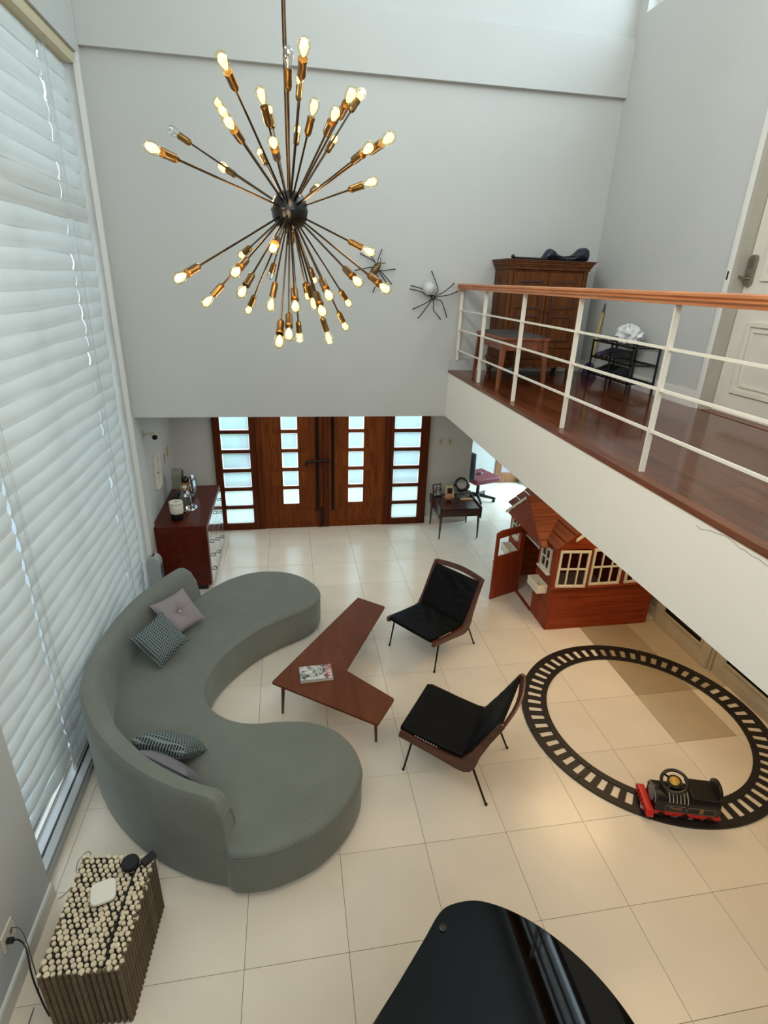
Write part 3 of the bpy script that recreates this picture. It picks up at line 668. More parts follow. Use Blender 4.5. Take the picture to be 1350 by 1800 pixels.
# ---------------------------------------------------------------- lounge chairs
def lounge_chair(label, loc, rotz):
    t = thing('lounge_chair', label, 'chair', (loc[0], loc[1], 0), rotz=rotz, group='black leather lounge chairs')
    pr_ = [(-.055, .335), (-.05, .385), (-.02, .388), (.20, .355), (.40, .335), (.455, .345), (.52, .44), (.60, .60), (.69, .775), (.715, .80), (.745, .79), (.735, .765), (.66, .60), (.60, .44), (.575, .33), (.54, .265), (.49, .242), (.43, .245), (.25, .283)]
    for sx in (-1, 1):
        f = MB().xprism(pr_, sx * .305 - .017, sx * .305 + .017).build('side_frame', CHAIRW, t, bevel=.006, smooth=True)
        for k in range(9):
            MB().box(sx * .285 - .006, sx * .285 + .006, .07 + k * .022, .082 + k * .022, .368 - k * .0028, .378 - k * .0028).build('lacing_clip', mat('lacing', (206, 200, 188), .6), f)
        for nm, P in (('leg', [(sx * .297, .055, .325), (sx * .31, 0, .0)]), ('leg', [(sx * .297, .555, .29), (sx * .31, .69, .0)])):
            l = MB().tube(P, [.0095, .0075], 10).build(nm, DARKM, t, smooth=True)
            e = Vector(P[1]); MB().lathe([(.006, .0), (.0115, .0), (.0115, .012), (.008, .018)], 10, e).build('foot_cap', BLACK, l, smooth=True)
    arc = [(-.305 + .61 * k / 12, .722 + .042 * math.sin(pi * k / 12), .775 + .012 * math.sin(pi * k / 12)) for k in range(13)]
    b = MB(); vs = []
    for x, y, z in arc:
        for dy, dz in ((-.011, -.028), (.011, -.028), (.016, .024), (-.003, .028)): vs.append((x, y + dy + dz * .4, z + dz * .8))
    fs = [(i * 4 + j, i * 4 + (j + 1) % 4, (i + 1) * 4 + (j + 1) % 4, (i + 1) * 4 + j) for i in range(12) for j in range(4)] + [(0, 1, 2, 3), (51, 50, 49, 48)]
    b.add(vs, fs).build('top_rail', CHAIRW, t, bevel=.003, smooth=True)
    MB().tube([(-.30, .02, .345), (.30, .02, .345)], .011, 8).build('front_bar', DARKM, t, smooth=True)
    MB().tube([(-.30, .49, .285), (.30, .49, .285)], .011, 8).build('rear_bar', DARKM, t, smooth=True)
    r = random.Random(int(loc[0] * 100))
    wr = [(r.uniform(-1, 1), r.uniform(-1, 1), r.uniform(0, pi), r.uniform(8, 20)) for _ in range(7)]
    def pad(name, P0, P1, nrm, hw, th, sag):
        P0, P1, nrm = Vector(P0), Vector(P1), Vector(nrm).normalized()
        def side(sg):
            def f(u, v):
                a, c = u * 2 - 1, v * 2 - 1
                q = P0.lerp(P1, v); x = a * hw * (1 - .03 * abs(c) ** 6)
                e = ((1 - abs(a) ** 8) * (1 - abs(c) ** 8)) ** .5
                z = sg * th * .5 * (.55 + .45 * e) - sag * (1 - a * a) * math.sin(pi * min(1, v * .9 + .05))
                if sg > 0:
                    for (wx, wy, wa, wf) in wr: z += .0035 * math.sin(wf * ((a - wx) * math.cos(wa) + (c - wy) * math.sin(wa))) * math.exp(-((a - wx) ** 2 + (c - wy) ** 2) / .25) * e
                return Vector((x, q.y, q.z)) + nrm * z
            return f
        b = MB(); b.grid(side(1), 30, 30); b.grid(lambda u, v: side(-1)(1 - u, v), 12, 12)
        b.grid(lambda u, v: side(1)(u, 0).lerp(side(-1)(u, 0), v), 12, 1); b.grid(lambda u, v: side(1)(u, 1).lerp(side(-1)(u, 1), v), 12, 1)
        b.grid(lambda u, v: side(1)(0, u).lerp(side(-1)(0, u), v), 12, 1); b.grid(lambda u, v: side(1)(1, u).lerp(side(-1)(1, u), v), 12, 1)
        return b.build(name, LEATHER, t, smooth=True)
    pad('seat_pad', (0, -.058, .392), (0, .50, .338), (0, .09, 1), .2875, .06, .018)
    pad('back_pad', (0, .470, .350), (0, .703, .765), (0, -.87, .49), .2875, .05, .014)
    return t
lounge_chair('black leather and teak lounge chair facing the sofa, nearer the entrance', (1.53, 2.622), math.radians(-53.13))
lounge_chair('black leather and teak lounge chair beside the toy train track', (1.352, 1.49), math.radians(-125.9))

# ---------------------------------------------------------------- toy track and train
TC = Vector((3.47, 1.49))
tk = thing('toy_train_track', 'round black toy train track lying on the floor tiles', 'toy track', (TC.x, TC.y, 0))
def ringseg(r0_, r1_, a0, a1, n, z0, z1):
    b = MB(); vs = []
    for i in range(n + 1):
        a = a0 + (a1 - a0) * i / n; c, s = math.cos(a), math.sin(a)
        vs += [(TC.x + r0_ * c, TC.y + r0_ * s, z0), (TC.x + r1_ * c, TC.y + r1_ * s, z0), (TC.x + r1_ * c, TC.y + r1_ * s, z1), (TC.x + r0_ * c, TC.y + r0_ * s, z1)]
    fs = [(i * 4 + j, i * 4 + (j + 1) % 4, i * 4 + 4 + (j + 1) % 4, i * 4 + 4 + j) for i in range(n) for j in range(4)] + [(0, 3, 2, 1), (n * 4, n * 4 + 1, n * 4 + 2, n * 4 + 3)]
    return b.add(vs, fs)
for k in range(12):
    a0, a1 = 2 * pi * k / 12 + .002, 2 * pi * (k + 1) / 12 - .002
    ringseg(1.035, 1.098, a0, a1, 10, 0, .014).build('outer_rail', TRACK, tk, bevel=.002)
    ringseg(.862, .915, a0, a1, 10, 0, .014).build('inner_rail', TRACK, tk, bevel=.002)
NT = 60
for k in range(NT):
    a = 2 * pi * k / NT; ringseg(.914, 1.036, a - .026, a + .026, 1, 0, .010).build('sleeper', TRACK, tk)
tx, ty = 3.175, .59; ta = math.atan2(-.28, .96)
tr = thing('toy_train', 'black and red ride-on toy locomotive standing on the track', 'toy train', (tx, ty, .0145), rotz=ta)   # local +x = rear
BODY = mat('toy_black', (20, 19, 18), .35)
MB().box(-.24, .25, -.10, .10, .028, .062).build('chassis', RED, tr, bevel=.008, smooth=True)
bm_ = MB().xprism([(-.135, .03), (.135, .03), (.14, .055), (.115, .085), (-.115, .085), (-.14, .055)], -.285, -.235).build('bumper', RED, tr, bevel=.006, smooth=True)
for y in (-.08, -.04, 0, .04, .08): MB().tube([(-.289, y, .035), (-.287, y, .08)], .006, 6).build('bumper_rib', RED, bm_, smooth=True)
pr2 = [(-.095, .06), (.095, .06), (.095, .14)] + [(.095 * math.cos(a), .14 + .07 * math.sin(a)) for a in [pi * i / 10 for i in range(1, 10)]] + [(-.095, .14)]
body = MB().xprism(pr2, -.225, .235).build('body', BODY, tr, bevel=.01, smooth=True)
for k in range(6):
    x = -.13 + k * .026
    MB().tube([(x, -.0955 * math.cos(a), .141 + .0705 * math.sin(a)) for a in [pi * (.06 + .34 * i / 8) for i in range(9)]], .0028, 5).build('stripe', mat('toy_white', (206, 200, 190), .5), body)
MB().tube([(-.226 + .0, -.085 * math.cos(a), .135 + .06 * math.sin(a)) for a in [pi * i / 10 for i in range(11)]], .006, 6).build('nose_ring', mat('toy_grey', (120, 116, 110), .4), body)
MB().lathe([(.0, 0), (.05, 0), (.055, .006), (.03, .012), (0, .014)], 20, (-.225, 0, .135), (-1, 0, 0)).build('nose_plate', MATS['toy_grey'], body, smooth=True)
sw = MB().tube([(-.06, 0, .2), (-.085, 0, .255)], .012, 10).build('steering_column', BODY, tr, smooth=True)
ax = Vector((-.25, -.22, .94)).normalized(); qm = ax.to_track_quat('Z', 'Y').to_matrix(); ctr = Vector((-.09, 0, .268))
rim = [ctr + qm @ Vector((.088 * math.cos(a), .088 * math.sin(a), 0)) for a in [2 * pi * i / 28 for i in range(29)]]
whl = MB().tube(rim, .012, 8).tube([ctr + qm @ Vector((-.075, 0, 0)), ctr + qm @ Vector((.075, 0, 0))], .009, 6).tube([ctr + qm @ Vector((0, -.075, 0)), ctr], .009, 6).build('steering_wheel', BODY, sw, smooth=True)
MB().lathe([(0, -.008), (.052, -.008), (.052, 0), (0, 0)], 20, ctr, ax).build('wheel_hub', BODY, sw, smooth=True)
MB().lathe([(0, 0), (.034, 0), (.036, .006), (.028, .014), (0, .017)], 20, ctr, ax).build('horn_button', GOLD, sw, smooth=True)
MB().box(.02, .20, -.09, .09, .205, .222).build('seat', BODY, tr, bevel=.007, smooth=True)
sb = [(.088 * math.cos(a), .09 * math.sin(a) ** .8 if math.sin(a) > 0 else 0) for a in [pi * i / 16 for i in range(17)]]
MB().xprism([(y, .215 + z) for y, z in sb], .20, .225).build('seat_back', BODY, tr, bevel=.006, smooth=True)
for x in (-.17, .0, .17):
    for y in (-.088, .088): MB().lathe([(0, -.012), (.03, -.012), (.03, .012), (0, .012)], 18, (x, y, .031), (0, 1, 0)).build('wheel', BODY, tr, smooth=True)
for (xa, xb, s_, tcol, m_) in ((-.150, -.004, 'TIMES', .036, mat('toy_copper', (176, 128, 92), .5)), (.006, .205, '8', .062, GOLD)):
    pl = MB().tube([(xa + .014, -.0965, .070), (xa, -.0965, .082), (xa, -.0965, .112), (xa + .014, -.0965, .126), (xb - .014, -.0965, .126), (xb, -.0965, .112), (xb, -.0965, .082), (xb - .014, -.0965, .070), (xa + .014, -.0965, .070)], .0022, 5).build('plate_outline', MATS['toy_grey'], body)
    text(s_, m_, body, Matrix.Translation(((xa + xb) / 2, -.0958, .098)) @ Matrix.Rotation(pi / 2, 4, 'X') @ Matrix.Diagonal((1, 1, 1, 1)), tcol)

# ---------------------------------------------------------------- grand piano (only its tail is in view)
gp = thing('grand_piano', 'glossy black grand piano with its lid closed, in the near foreground', 'piano', (1.0, -1.2, 0))
T = Vector((.90, -.49)); dd = Vector((-.72, -.69)).normalized(); pp_ = Vector((.69, -.72)).normalized()
tail = [(.72, -.674), (.858, -.536), (.955, -.437), (1.023, -.407), (1.125, -.404), (1.214, -.433), (1.313, -.492), (1.411, -.578), (1.503, -.693), (1.568, -.811), (1.611, -.944)]
e1 = T + dd * 1.35; e2 = e1 + pp_ * 1.42; e3 = e2 - dd * .55
pts = tail + [(1.63, -1.10), (1.60, -1.32), (1.56, -1.50), (1.55, -1.70), ((1.55 + e3.x) / 2 - .02, (-1.70 + e3.y) / 2 + .02), (e3.x, e3.y)]
lid = [(p.x, p.y) for p in catmull([(x, y, 0) for x, y in pts], 5)] + [(e2.x, e2.y), (e1.x, e1.y)]
MB().prism(lid, .982, 1.0).build('lid', PIANO, gp, bevel=.006, seg=3, smooth=True)
cx = sum(p[0] for p in lid) / len(lid); cy = sum(p[1] for p in lid) / len(lid)
MB().prism([(cx + (x - cx) * .965, cy + (y - cy) * .965) for x, y in lid], .68, .981).build('rim', PIANO, gp, smooth=True)
for q in ((1.08, -.62), (e1.x + .18 + .1, e1.y - .02), (e2.x - .05, e2.y + .2)):
    l = MB().tube([(q[0], q[1], .70), (q[0], q[1], .10), (q[0], q[1], .06)], [.07, .05, .05], 8).build('leg', PIANO, gp)
    MB().lathe([(0, -.014), (.03, -.014), (.03, .014), (0, .014)], 16, (q[0], q[1], .031), (1, 0, 0)).build('caster', BRASS, l, smooth=True)
MB().lathe([(0, 0), (.018, 0), (.018, .006), (.012, .009), (0, .01)], 14, (.955, -.50, 1.0)).build('lid_bumper', BLACK, gp, smooth=True)
# ---------------------------------------------------------------- stick side table
st = thing('stick_side_table', 'side table of bundled pale sticks with round cut ends, by the wall socket', 'side table', (-.735, .17, 0))
NL, NR, FR, FL = Vector((-.95, -.13)), Vector((-.556, -.152)), Vector((-.510, .44)), Vector((-.925, .50))
def quad(u, v): return (NL * (1 - u) + NR * u) * (1 - v) + (FL * (1 - u) + FR * u) * v
STICK = mat('stick_bark', (92, 76, 56), .8, var=.25, scale=30, objvar=.2)
CUT = mat('stick_cut_end', (214, 198, 168), .75, var=.07, scale=40, objvar=.10)
MB().add([(quad(u, v).x, quad(u, v).y, z) for z in (.0, .438) for u, v in ((.03, .02), (.97, .02), (.97, .98), (.03, .98))], [(0, 3, 2, 1), (4, 5, 6, 7), (0, 1, 5, 4), (1, 2, 6, 5), (2, 3, 7, 6), (3, 0, 4, 7)]).build('core', mat('stick_core', (30, 24, 19), .9), st)
ends = []
for k in range(5):
    rr = .0105 + k * .0011
    ends.append(MB().lathe([(rr * .98, 0), (rr, .010), (rr * .9, .0125), (0, .013)], 12, (0, 0, 5)).build('stick_end', CUT, st, smooth=True))
rows, cols = 23, 12
cnt = 0
for j in range(rows):
    for i in range(cols):
        u = (i + .5 + (.25 if j % 2 else -.25)) / cols; v = (j + .5) / rows
        if u < .02 or u > .98: continue
        u += rnd.uniform(-.008, .008)
        if abs(u - .765) < .028: u += .03 if u > .765 else -.03
        p = quad(u, v + rnd.uniform(-.004, .004)); z = .436 + rnd.uniform(0, .008)
        o = piece(rnd.choice(ends), st, (p.x, p.y, z)); cnt += 1
for e in ends: bpy.data.objects.remove(e)
zs = []
for k in range(29): zs += [(.0128, .001 + k * .0155), (.0138, .005 + k * .0155), (.0138, .0115 + k * .0155), (.0126, .0155 + k * .0155)]
def stick(u, v, src=[None]):
    p = quad(u, v)
    if src[0] is None:
        src[0] = MB().lathe(zs, 8, (p.x, p.y, 0)).build('stick', STICK, st, smooth=False)
    else: piece(src[0], st, (p.x, p.y, .001))
for i in range(13):
    u = .035 + .93 * i / 12
    if abs(u - .765) < .02: continue
    stick(u, .012)
for j in range(20): stick(.975, .02 + .96 * (j + .5) / 20); stick(.025, .04 + .94 * (j + .5) / 20)
q = quad(.47, .62); rt_ = thing('wifi_router', 'white rounded square router box on the stick table', 'router', (q.x, q.y, .4615), rotz=.25)
MB().prism(roundpoly([(-.065, -.065), (.065, -.065), (.065, .065), (-.065, .065)], .036), 0, .024).build('shell', mat('router_white', (226, 222, 208), .22, coat=.5), rt_, bevel=.008, seg=3, smooth=True)
MB().prism(roundpoly([(-.063, -.063), (.063, -.063), (.063, .063), (-.063, .063)], .034), -.004, 0).build('rubber_base', BLACK, rt_)
q = quad(.70, .885); sp = thing('smart_speaker', 'small black round speaker puck on the stick table', 'speaker', (q.x, q.y, .4575), rotz=0)
MB().lathe([(.034, 0), (.046, .006), (.048, .016), (.048, .030), (.044, .036), (0, .037)], 28).build('body', mat('speaker_fabric', (24, 24, 28), .8, bump=.2, bscale=300), sp, smooth=True)
MB().lathe([(0.049, .004), (.0495, .008), (.049, .012)], 28).build('base_ring', BLACK, sp, smooth=True)
q = quad(.93, .93); ad = thing('power_adapter', 'black power adapter at the far corner of the stick table', 'adapter', (q.x, q.y, .4575), rotz=.8)
MB().box(-.04, .04, -.022, .022, 0, .03).build('case', BLACK, ad, bevel=.005, smooth=True)
tag(MB().tube(catmull([(quad(.88, .90).x, quad(.88, .90).y, .4625), (quad(.80, .84).x, quad(.80, .84).y, .4625), (quad(.775, .6).x, quad(.775, .6).y, .4625), (quad(.765, .3).x, quad(.765, .3).y, .4625), (quad(.765, .1).x, quad(.765, .1).y, .4625)], 6), .0045, 6).build('black_cable', BLACK, smooth=True), 'black cable lying in the groove of the stick table', 'cable')
# wall socket, plug, cords
wsck = thing('wall_socket', 'pale wall socket plate low on the bare near wall', 'socket', (-1.21, .14, .33))
MB().box(-1.21, -1.199, .085, .205, .315, .435).build('plate', mat('socket_ivory', (206, 198, 178), .4), wsck, bevel=.004, smooth=True)
for y in (.115, .165): MB().box(-1.1992, -1.198, y - .012, y + .012, .36, .39).build('outlet', mat('socket_dark', (120, 112, 96), .5), wsck)
pc = thing('appliance_cord', 'black power cord from the wall socket to the stick table', 'power cord', (-1.15, .115, .0))
MB().box(-1.1979, -1.165, .104, .128, .36, .386).build('plug', BLACK, pc, bevel=.005, smooth=True)
MB().tube(catmull([(-1.168, .116, .373), (-1.13, .105, .38), (-1.09, .07, .36), (-1.05, -.01, .26), (-1.01, -.06, .12), (-.99, -.075, .02)], 6), .0045, 6).build('cord', BLACK, pc, smooth=True)
THINC = mat('thin_cord_grey', (96, 92, 82), .5)
tag(MB().tube(catmull([(-1.19, .165, .40), (-1.15, .155, .40), (-1.12, .13, .36), (-1.105, .10, .20), (-1.10, .07, .006), (-1.09, -.06, .004), (-1.10, -.22, .004), (-1.15, -.38, .004)], 6), .003, 5).build('thin_cord', THINC, smooth=True), 'thin grey cord hanging from the wall socket and trailing on the floor', 'cord')
tag(MB().tube(catmull([(-1.17, .56, .004), (-1.13, .60, .004), (-1.08, .72, .004), (-1.06, .82, .004), (-1.09, .86, .004), (-1.13, .80, .004), (-1.12, .72, .004)], 6), .002, 5).build('thin_cord', THINC, smooth=True), 'thin cord curled in a loop on the floor below the window', 'cord')
tag(MB().tube([(-1.015 + .11 * math.cos(a) * .45, .24 + .12 * math.sin(a), .05 + .035 * math.sin(a * 2)) for a in [2 * pi * k / 24 for k in range(25)]], .009, 6).build('coiled_cable', BLACK, smooth=True), 'coil of black cable between stick table and wall', 'cable')

# ---------------------------------------------------------------- dresser and what stands on it
dr = thing('dresser', 'reddish brown wooden dresser along the left wall by the entrance', 'dresser', (-.96, 4.97, 0))
X0, X1, Y0, Y1, ZT = -1.275, -.668, 4.255, 5.68, .877
MB().box(X0, X1 - .004, Y0 + .003, Y1 - .003, .07, ZT - .022).build('body', DRESS, dr, bevel=.003, smooth=True)
box('top', DRESS, dr, X0 - .005, X1 + .006, Y0, Y1, ZT - .022, ZT, .004)
box('toe_kick', BLACK, dr, X0 + .02, X1 - .05, Y0 + .03, Y1 - .03, 0, .07)
DFRONT = mat('drawer_lacquer_pale_sheen', (150, 118, 112), .10, spec=.9, coat=1.0)  # glossy fronts; their bright reflection is put into the pale base colour
for a in range(3):
    for k in range(4):
        ya, yb = Y0 + .02 + a * .462, Y0 + .02 + (a + 1) * .462 - .008; za, zb_ = .085 + k * .192, .085 + (k + 1) * .192 - .008
        d = box('drawer', DFRONT, dr, X1 - .003, X1 + .016, ya, yb, za, zb_, .002)
        yc, zc = (ya + yb) / 2, (za + zb_) / 2
        MB().tube([(X1 + .016, yc - .04, zc), (X1 + .036, yc - .04, zc), (X1 + .036, yc + .04, zc), (X1 + .016, yc + .04, zc)], .005, 6).build('handle', DARKM, d)
lp = thing('cylinder_lamp', 'white cylinder lamp with black base on the near end of the dresser', 'lamp', (-1.03, 4.50, ZT), rotz=0)
MB().lathe([(0, 0), (.072, 0), (.074, .004), (.074, .078), (0, .08)], 32).build('base', BLACK, lp, smooth=True)
MB().lathe([(.075, .08), (.076, .082), (.076, .088), (.074, .09)], 32).build('band', CHROME, lp, smooth=True)
MB().lathe([(.072, .09), (.078, .10), (.080, .22), (.078, .228), (.035, .232), (.033, .21), (0, .21)], 32).build('shade', mat('lamp_white', (226, 218, 200), .45), lp, smooth=True)
MB().lathe([(.0792, .205), (.0805, .207), (.0805, .212), (.0792, .214)], 32).build('rim_band', mat('lamp_band', (120, 110, 90), .3, metal=.6), lp, smooth=True)
cl = thing('glass_cloche', 'clear glass bell cloche with knob behind the white cylinder lamp', 'cloche', (-.975, 4.83, ZT), rotz=0)
MB().lathe([(.125, 0), (.122, .006), (.10, .03), (.083, .09), (.075, .17), (.06, .215), (.03, .245), (.012, .25), (.010, .246), (.028, .24), (.056, .21), (.071, .168), (.079, .09), (.096, .032), (.12, .004)], 32).build('dome', glass('cloche_glass', (186, 192, 190), .32, .08), cl, smooth=True)
MB().lathe([(.0, .249), (.010, .252), (.010, .268), (.022, .275), (.028, .292), (.02, .308), (0, .312)], 20).build('knob', mat('crystal', (200, 204, 204), .05, spec=1.0), cl, smooth=True)
MB().lathe([(.118, .0), (.128, .003), (.130, .010), (.124, .016)], 32).build('rim', CHROME, cl, smooth=True)
ap = thing('arched_appliance', 'grey arched vintage appliance with amber drum and chrome disc on the dresser', 'appliance', (-1.03, 5.24, ZT), rotz=-.12)
oa = [(.0 - .085 * math.cos(pi * i / 14), .30 + .10 * math.sin(pi * i / 14)) for i in range(15)]
ia = [(.0 + .068 * math.cos(pi * i / 14), .30 + .078 * math.sin(pi * i / 14)) for i in range(15)]
MB().xprism([(-.085, .14)] + oa + [(.085, 0), (.068, 0)] + ia + [(-.068, .14)], -.155, -.035).build('arch', mat('appliance_grey', (128, 128, 118), .4), ap, bevel=.005, smooth=True)
MB().lathe([(0, -.055), (.03, -.052), (.052, -.026), (.056, 0), (.05, .026), (.025, .048), (0, .052)], 20, (.0, -.01, .245)).build('head', mat('appliance_dark', (40, 36, 28), .35), ap, smooth=True)
MB().lathe([(0, 0), (.095, 0), (.10, .006), (.10, .105), (.095, .11), (0, .11)], 32, (-.04, -.01, .125), (1, .0, .10)).build('drum', mat('amber_drum', (186, 132, 66), .35), ap, smooth=True)
for o_ in (.0, .112): MB().lathe([(.101, -.004), (.108, -.003), (.108, .005), (.101, .006)], 32, (-.04 + o_, -.01, .125 + o_ * .10), (1, 0, .10)).build('rim', CHROME, ap, smooth=True)
MB().lathe([(0, 0), (.11, 0), (.128, .004), (.130, .010), (.11, .016), (0, .018)], 32, (.085, -.01, .185), (1, -.05, .12)).build('disc', CHROME, ap, smooth=True)
MB().box(-.16, .10, -.08, .08, 0, .022).build('foot_plate', MATS['appliance_dark'], ap, bevel=.006, smooth=True)
MB().lathe([(0, 0), (.012, 0), (.012, .012), (0, .016)], 12, (.075, -.082, .035), (0, -1, 0)).build('switch_knob', mat('appliance_switch', (230, 224, 210), .4), ap, smooth=True)
# tower heater by the dresser
th = thing('tower_heater', 'slim grey rounded tower heater between sofa and dresser', 'heater', (-1.215, 3.90, 0))
pl = [(-.075, 0), (.075, 0)] + [(.075 * math.cos(a), .60 + .095 * math.sin(a)) for a in [pi * i / 12 for i in range(13)]]
MB().yprism([(-1.215 + x, z) for x, z in pl], 3.845, 3.985).build('body', GREYP, th, bevel=.012, smooth=True)
MB().xprism([(3.86, .08), (3.97, .08), (3.97, .58), (3.86, .58)], -1.143, -1.137).build('grille', mat('heater_grille', (70, 74, 74), .5), th)
MB().box(-1.225, -1.205, 3.88, 3.95, .694, .699).build('control_strip', BLACK, th)
# things on the walls of the entrance
sc_ = thing('security_camera', 'small white security camera with black lens on the left entrance wall', 'camera', (-1.285, 4.55, 1.90))
MB().lathe([(0, 0), (.035, 0), (.035, .012), (.02, .02), (0, .02)], 18, (-1.30, 4.55, 1.93), (1, 0, 0)).build('mount', mat('camera_ivory', (188, 182, 160), .5), sc_, smooth=True)
MB().tube([(-1.285, 4.55, 1.93), (-1.24, 4.55, 1.935), (-1.20, 4.55, 1.915)], .011, 8).build('arm', MATS['camera_ivory'], sc_, smooth=True)
hd = MB().lathe([(0, -.05), (.03, -.048), (.034, -.03), (.034, .045), (.0, .046)], 20, (-1.19, 4.56, 1.905), (.35, -.9, -.18)).build('head', mat('camera_white', (222, 220, 212), .4), sc_, smooth=True)
MB().lathe([(0, 0), (.031, 0), (.03, .004), (0, .006)], 20, Vector((-1.19, 4.56, 1.905)) + Vector((.35, -.9, -.18)).normalized() * .0455, (.35, -.9, -.18)).build('lens', BLACK, hd, smooth=True)
ic_ = thing('wall_box', 'white recessed wall box with a small latch on the left entrance wall', 'wall box', (-1.30, 4.86, 1.17))
MB().box(-1.30, -1.255, 4.76, 4.775, 1.17, 1.58).box(-1.30, -1.255, 4.955, 4.97, 1.17, 1.58).box(-1.30, -1.255, 4.775, 4.955, 1.565, 1.58).box(-1.30, -1.255, 4.775, 4.955, 1.17, 1.185).build('frame', TRIMW, ic_, bevel=.002)
box('back_panel', TRIMW, ic_, -1.299, -1.295, 4.775, 4.955, 1.185, 1.565)
MB().tube([(-1.295, 4.80, 1.36), (-1.262, 4.80, 1.36), (-1.262, 4.83, 1.37)], .006, 6).build('latch', BLACK, ic_)
SWM = mat('switch_tan', (170, 152, 112), .45); SWW = mat('switch_pale', (190, 182, 164), .45)
for (y, z, nm) in ((5.42, 1.37, 'tan light switch on the left entrance wall, the one nearer the camera'), (5.62, 1.41, 'tan light switch on the left entrance wall, the one nearer the corner')):
    s = thing('light_switch', nm, 'switch', (-1.30, y, z), group='switches on the left entrance wall')
    box('plate', SWM, s, -1.30, -1.29, y - .04, y + .04, z - .06, z + .06, .003); box('rocker', SWW, s, -1.2899, -1.286, y - .015, y + .015, z - .03, z + .03, .001)
for (x, nm) in ((2.665, 'pale light switch right of the entrance, nearer the door frame'), (2.815, 'pale light switch right of the entrance, farther from the door frame')):
    s = thing('light_switch', nm, 'switch', (x, 6.08, 1.30), group='switches right of the entrance')
    box('plate', SWW, s, x - .038, x + .038, 6.068, 6.08, 1.30, 1.42, .003)
    for dz in (.025, .065): box('rocker', mat('switch_rocker', (160, 150, 130), .4), s, x - .016, x + .016, 6.064, 6.0679, 1.30 + dz, 1.30 + dz + .03, .001)

# ---------------------------------------------------------------- side table right of the entrance
sd = thing('side_table', 'dark rosewood side table with raised ends right of the entrance', 'side table', (2.86, 5.70, 0))
sx0, sx1, sy0, sy1 = 2.535, 3.195, 5.375, 6.03
MB().box(sx0 + .02, sx1 - .02, sy0 + .012, sy1 - .012, .375, .49).build('drawer_case', SIDEW, sd, bevel=.003, smooth=True)
box('tabletop', SIDEW, sd, sx0 + .02, sx1 - .02, sy0, sy1, .49, .508, .003)
box('drawer_front', SIDEW, sd, sx0 + .035, sx1 - .035, sy0 + .001, sy0 + .0119, .385, .484, .003)
for x, s in ((sx0, 1), (sx1 - .02, 1)):
    MB().xprism([(sy0 - .006, .345), (sy0 - .006, .52), (sy0 + .03, .535), (sy1 - .03, .535), (sy1, .525), (sy1, .38), (sy0 + .10, .36)], x, x + .02).build('side_panel', SIDEW, sd, bevel=.003, smooth=True)
for x, ox in ((sx0 + .035, .012), (sx1 - .035, -.012)):
    for y in (sy0 + .03, sy1 - .05): MB().tube([(x, y, .376), (x - ox * .8, y, .0)], [.021, .011], 10).build('leg', SIDEW, sd, smooth=True)
TZ = .509
pf = thing('photo_frame', 'blue framed photograph at the left of the rosewood side table', 'photo frame', (2.63, 5.90, TZ - .002), rotz=.25)
pf.rotation_euler = (-.18, 0, .25)
MB().box(-.075, .075, 0, .016, .006, .206).build('frame', mat('frame_blue', (40, 62, 74), .4), pf, bevel=.003)
MB().box(-.058, .058, -.002, .0, .025, .188).build('picture', photo_cover('frame_photo'), pf)
MB().box(-.015, .015, .016, .07, .024, .029).build('stand', BLACK, pf)
pf = thing('photo_frame', 'cream framed dark picture in the middle of the rosewood side table', 'photo frame', (2.83, 5.90, TZ - .003), rotz=-.05)
pf.rotation_euler = (-.18, 0, -.05)
MB().box(-.07, .07, 0, .02, .008, .175).build('frame', mat('frame_cream', (212, 196, 160), .5), pf, bevel=.006)
MB().box(-.04, .04, -.003, .0, .045, .135).build('picture', mat('frame_dark_picture', (30, 22, 22), .4), pf)
MB().box(-.015, .015, .02, .075, .026, .031).build('stand', BLACK, pf)
MB().lathe([(0, 0), (.016, 0), (.022, .01), (.016, .022), (0, .026)], 14, (-.02, .01, .178)).build('crest', mat('frame_crest', (150, 132, 98), .6), pf, smooth=True)
b = MB()
def shell(u, v):
    a, c = 2 * pi * u, pi * (v - .5); r = 1 + .08 * math.cos(a * 9 + v * 3) * math.cos(c)
    return (2.765 + .075 * r * math.cos(c) * math.cos(a), 5.715 + .06 * r * math.cos(c) * math.sin(a), TZ + .061 + .055 * math.sin(c))
b.grid(shell, 40, 16); tag(b.build('carved_stone', mat('shell_tan', (176, 122, 84), .6, var=.2, scale=20), smooth=True), 'rounded ribbed tan shell ornament at the front of the rosewood side table', 'ornament')
sm = thing('table_mirror', 'round table mirror in a dark pivoting ring on the rosewood side table', 'mirror', (3.00, 5.86, TZ), rotz=-.15)
nrm = Vector((.0, -.86, .5)).normalized(); cc = Vector((0, 0, .215))
qx = nrm.to_track_quat('Z', 'Y').to_matrix()
MB().tube([cc + qx @ Vector((.095 * math.cos(a), .095 * math.sin(a), 0)) for a in [2 * pi * i / 32 for i in range(33)]], .019, 10).build('frame_ring', BLACK, sm, smooth=True)
MB().lathe([(0, -.004), (.088, -.004), (.088, .004), (0, .004)], 32, cc, nrm).build('mirror_glass', mat('mirror_silver', (210, 212, 214), .03, metal=1.0), sm, smooth=True)
MB().tube([(-.12, 0, .215), (-.118, 0, .17), (-.085, 0, .11), (0, 0, .085), (.085, 0, .11), (.118, 0, .17), (.12, 0, .215)], .010, 8).tube([(-.13, 0, .215), (-.09, 0, .215)], .008, 8).tube([(.13, 0, .215), (.09, 0, .215)], .008, 8).build('yoke', DARKM, sm, smooth=True)
MB().lathe([(0, 0), (.07, 0), (.07, .012), (.025, .022), (.018, .09), (0, .09)], 24).build('foot', mat('mirror_foot', (120, 122, 120), .3, metal=.6), sm, smooth=True)
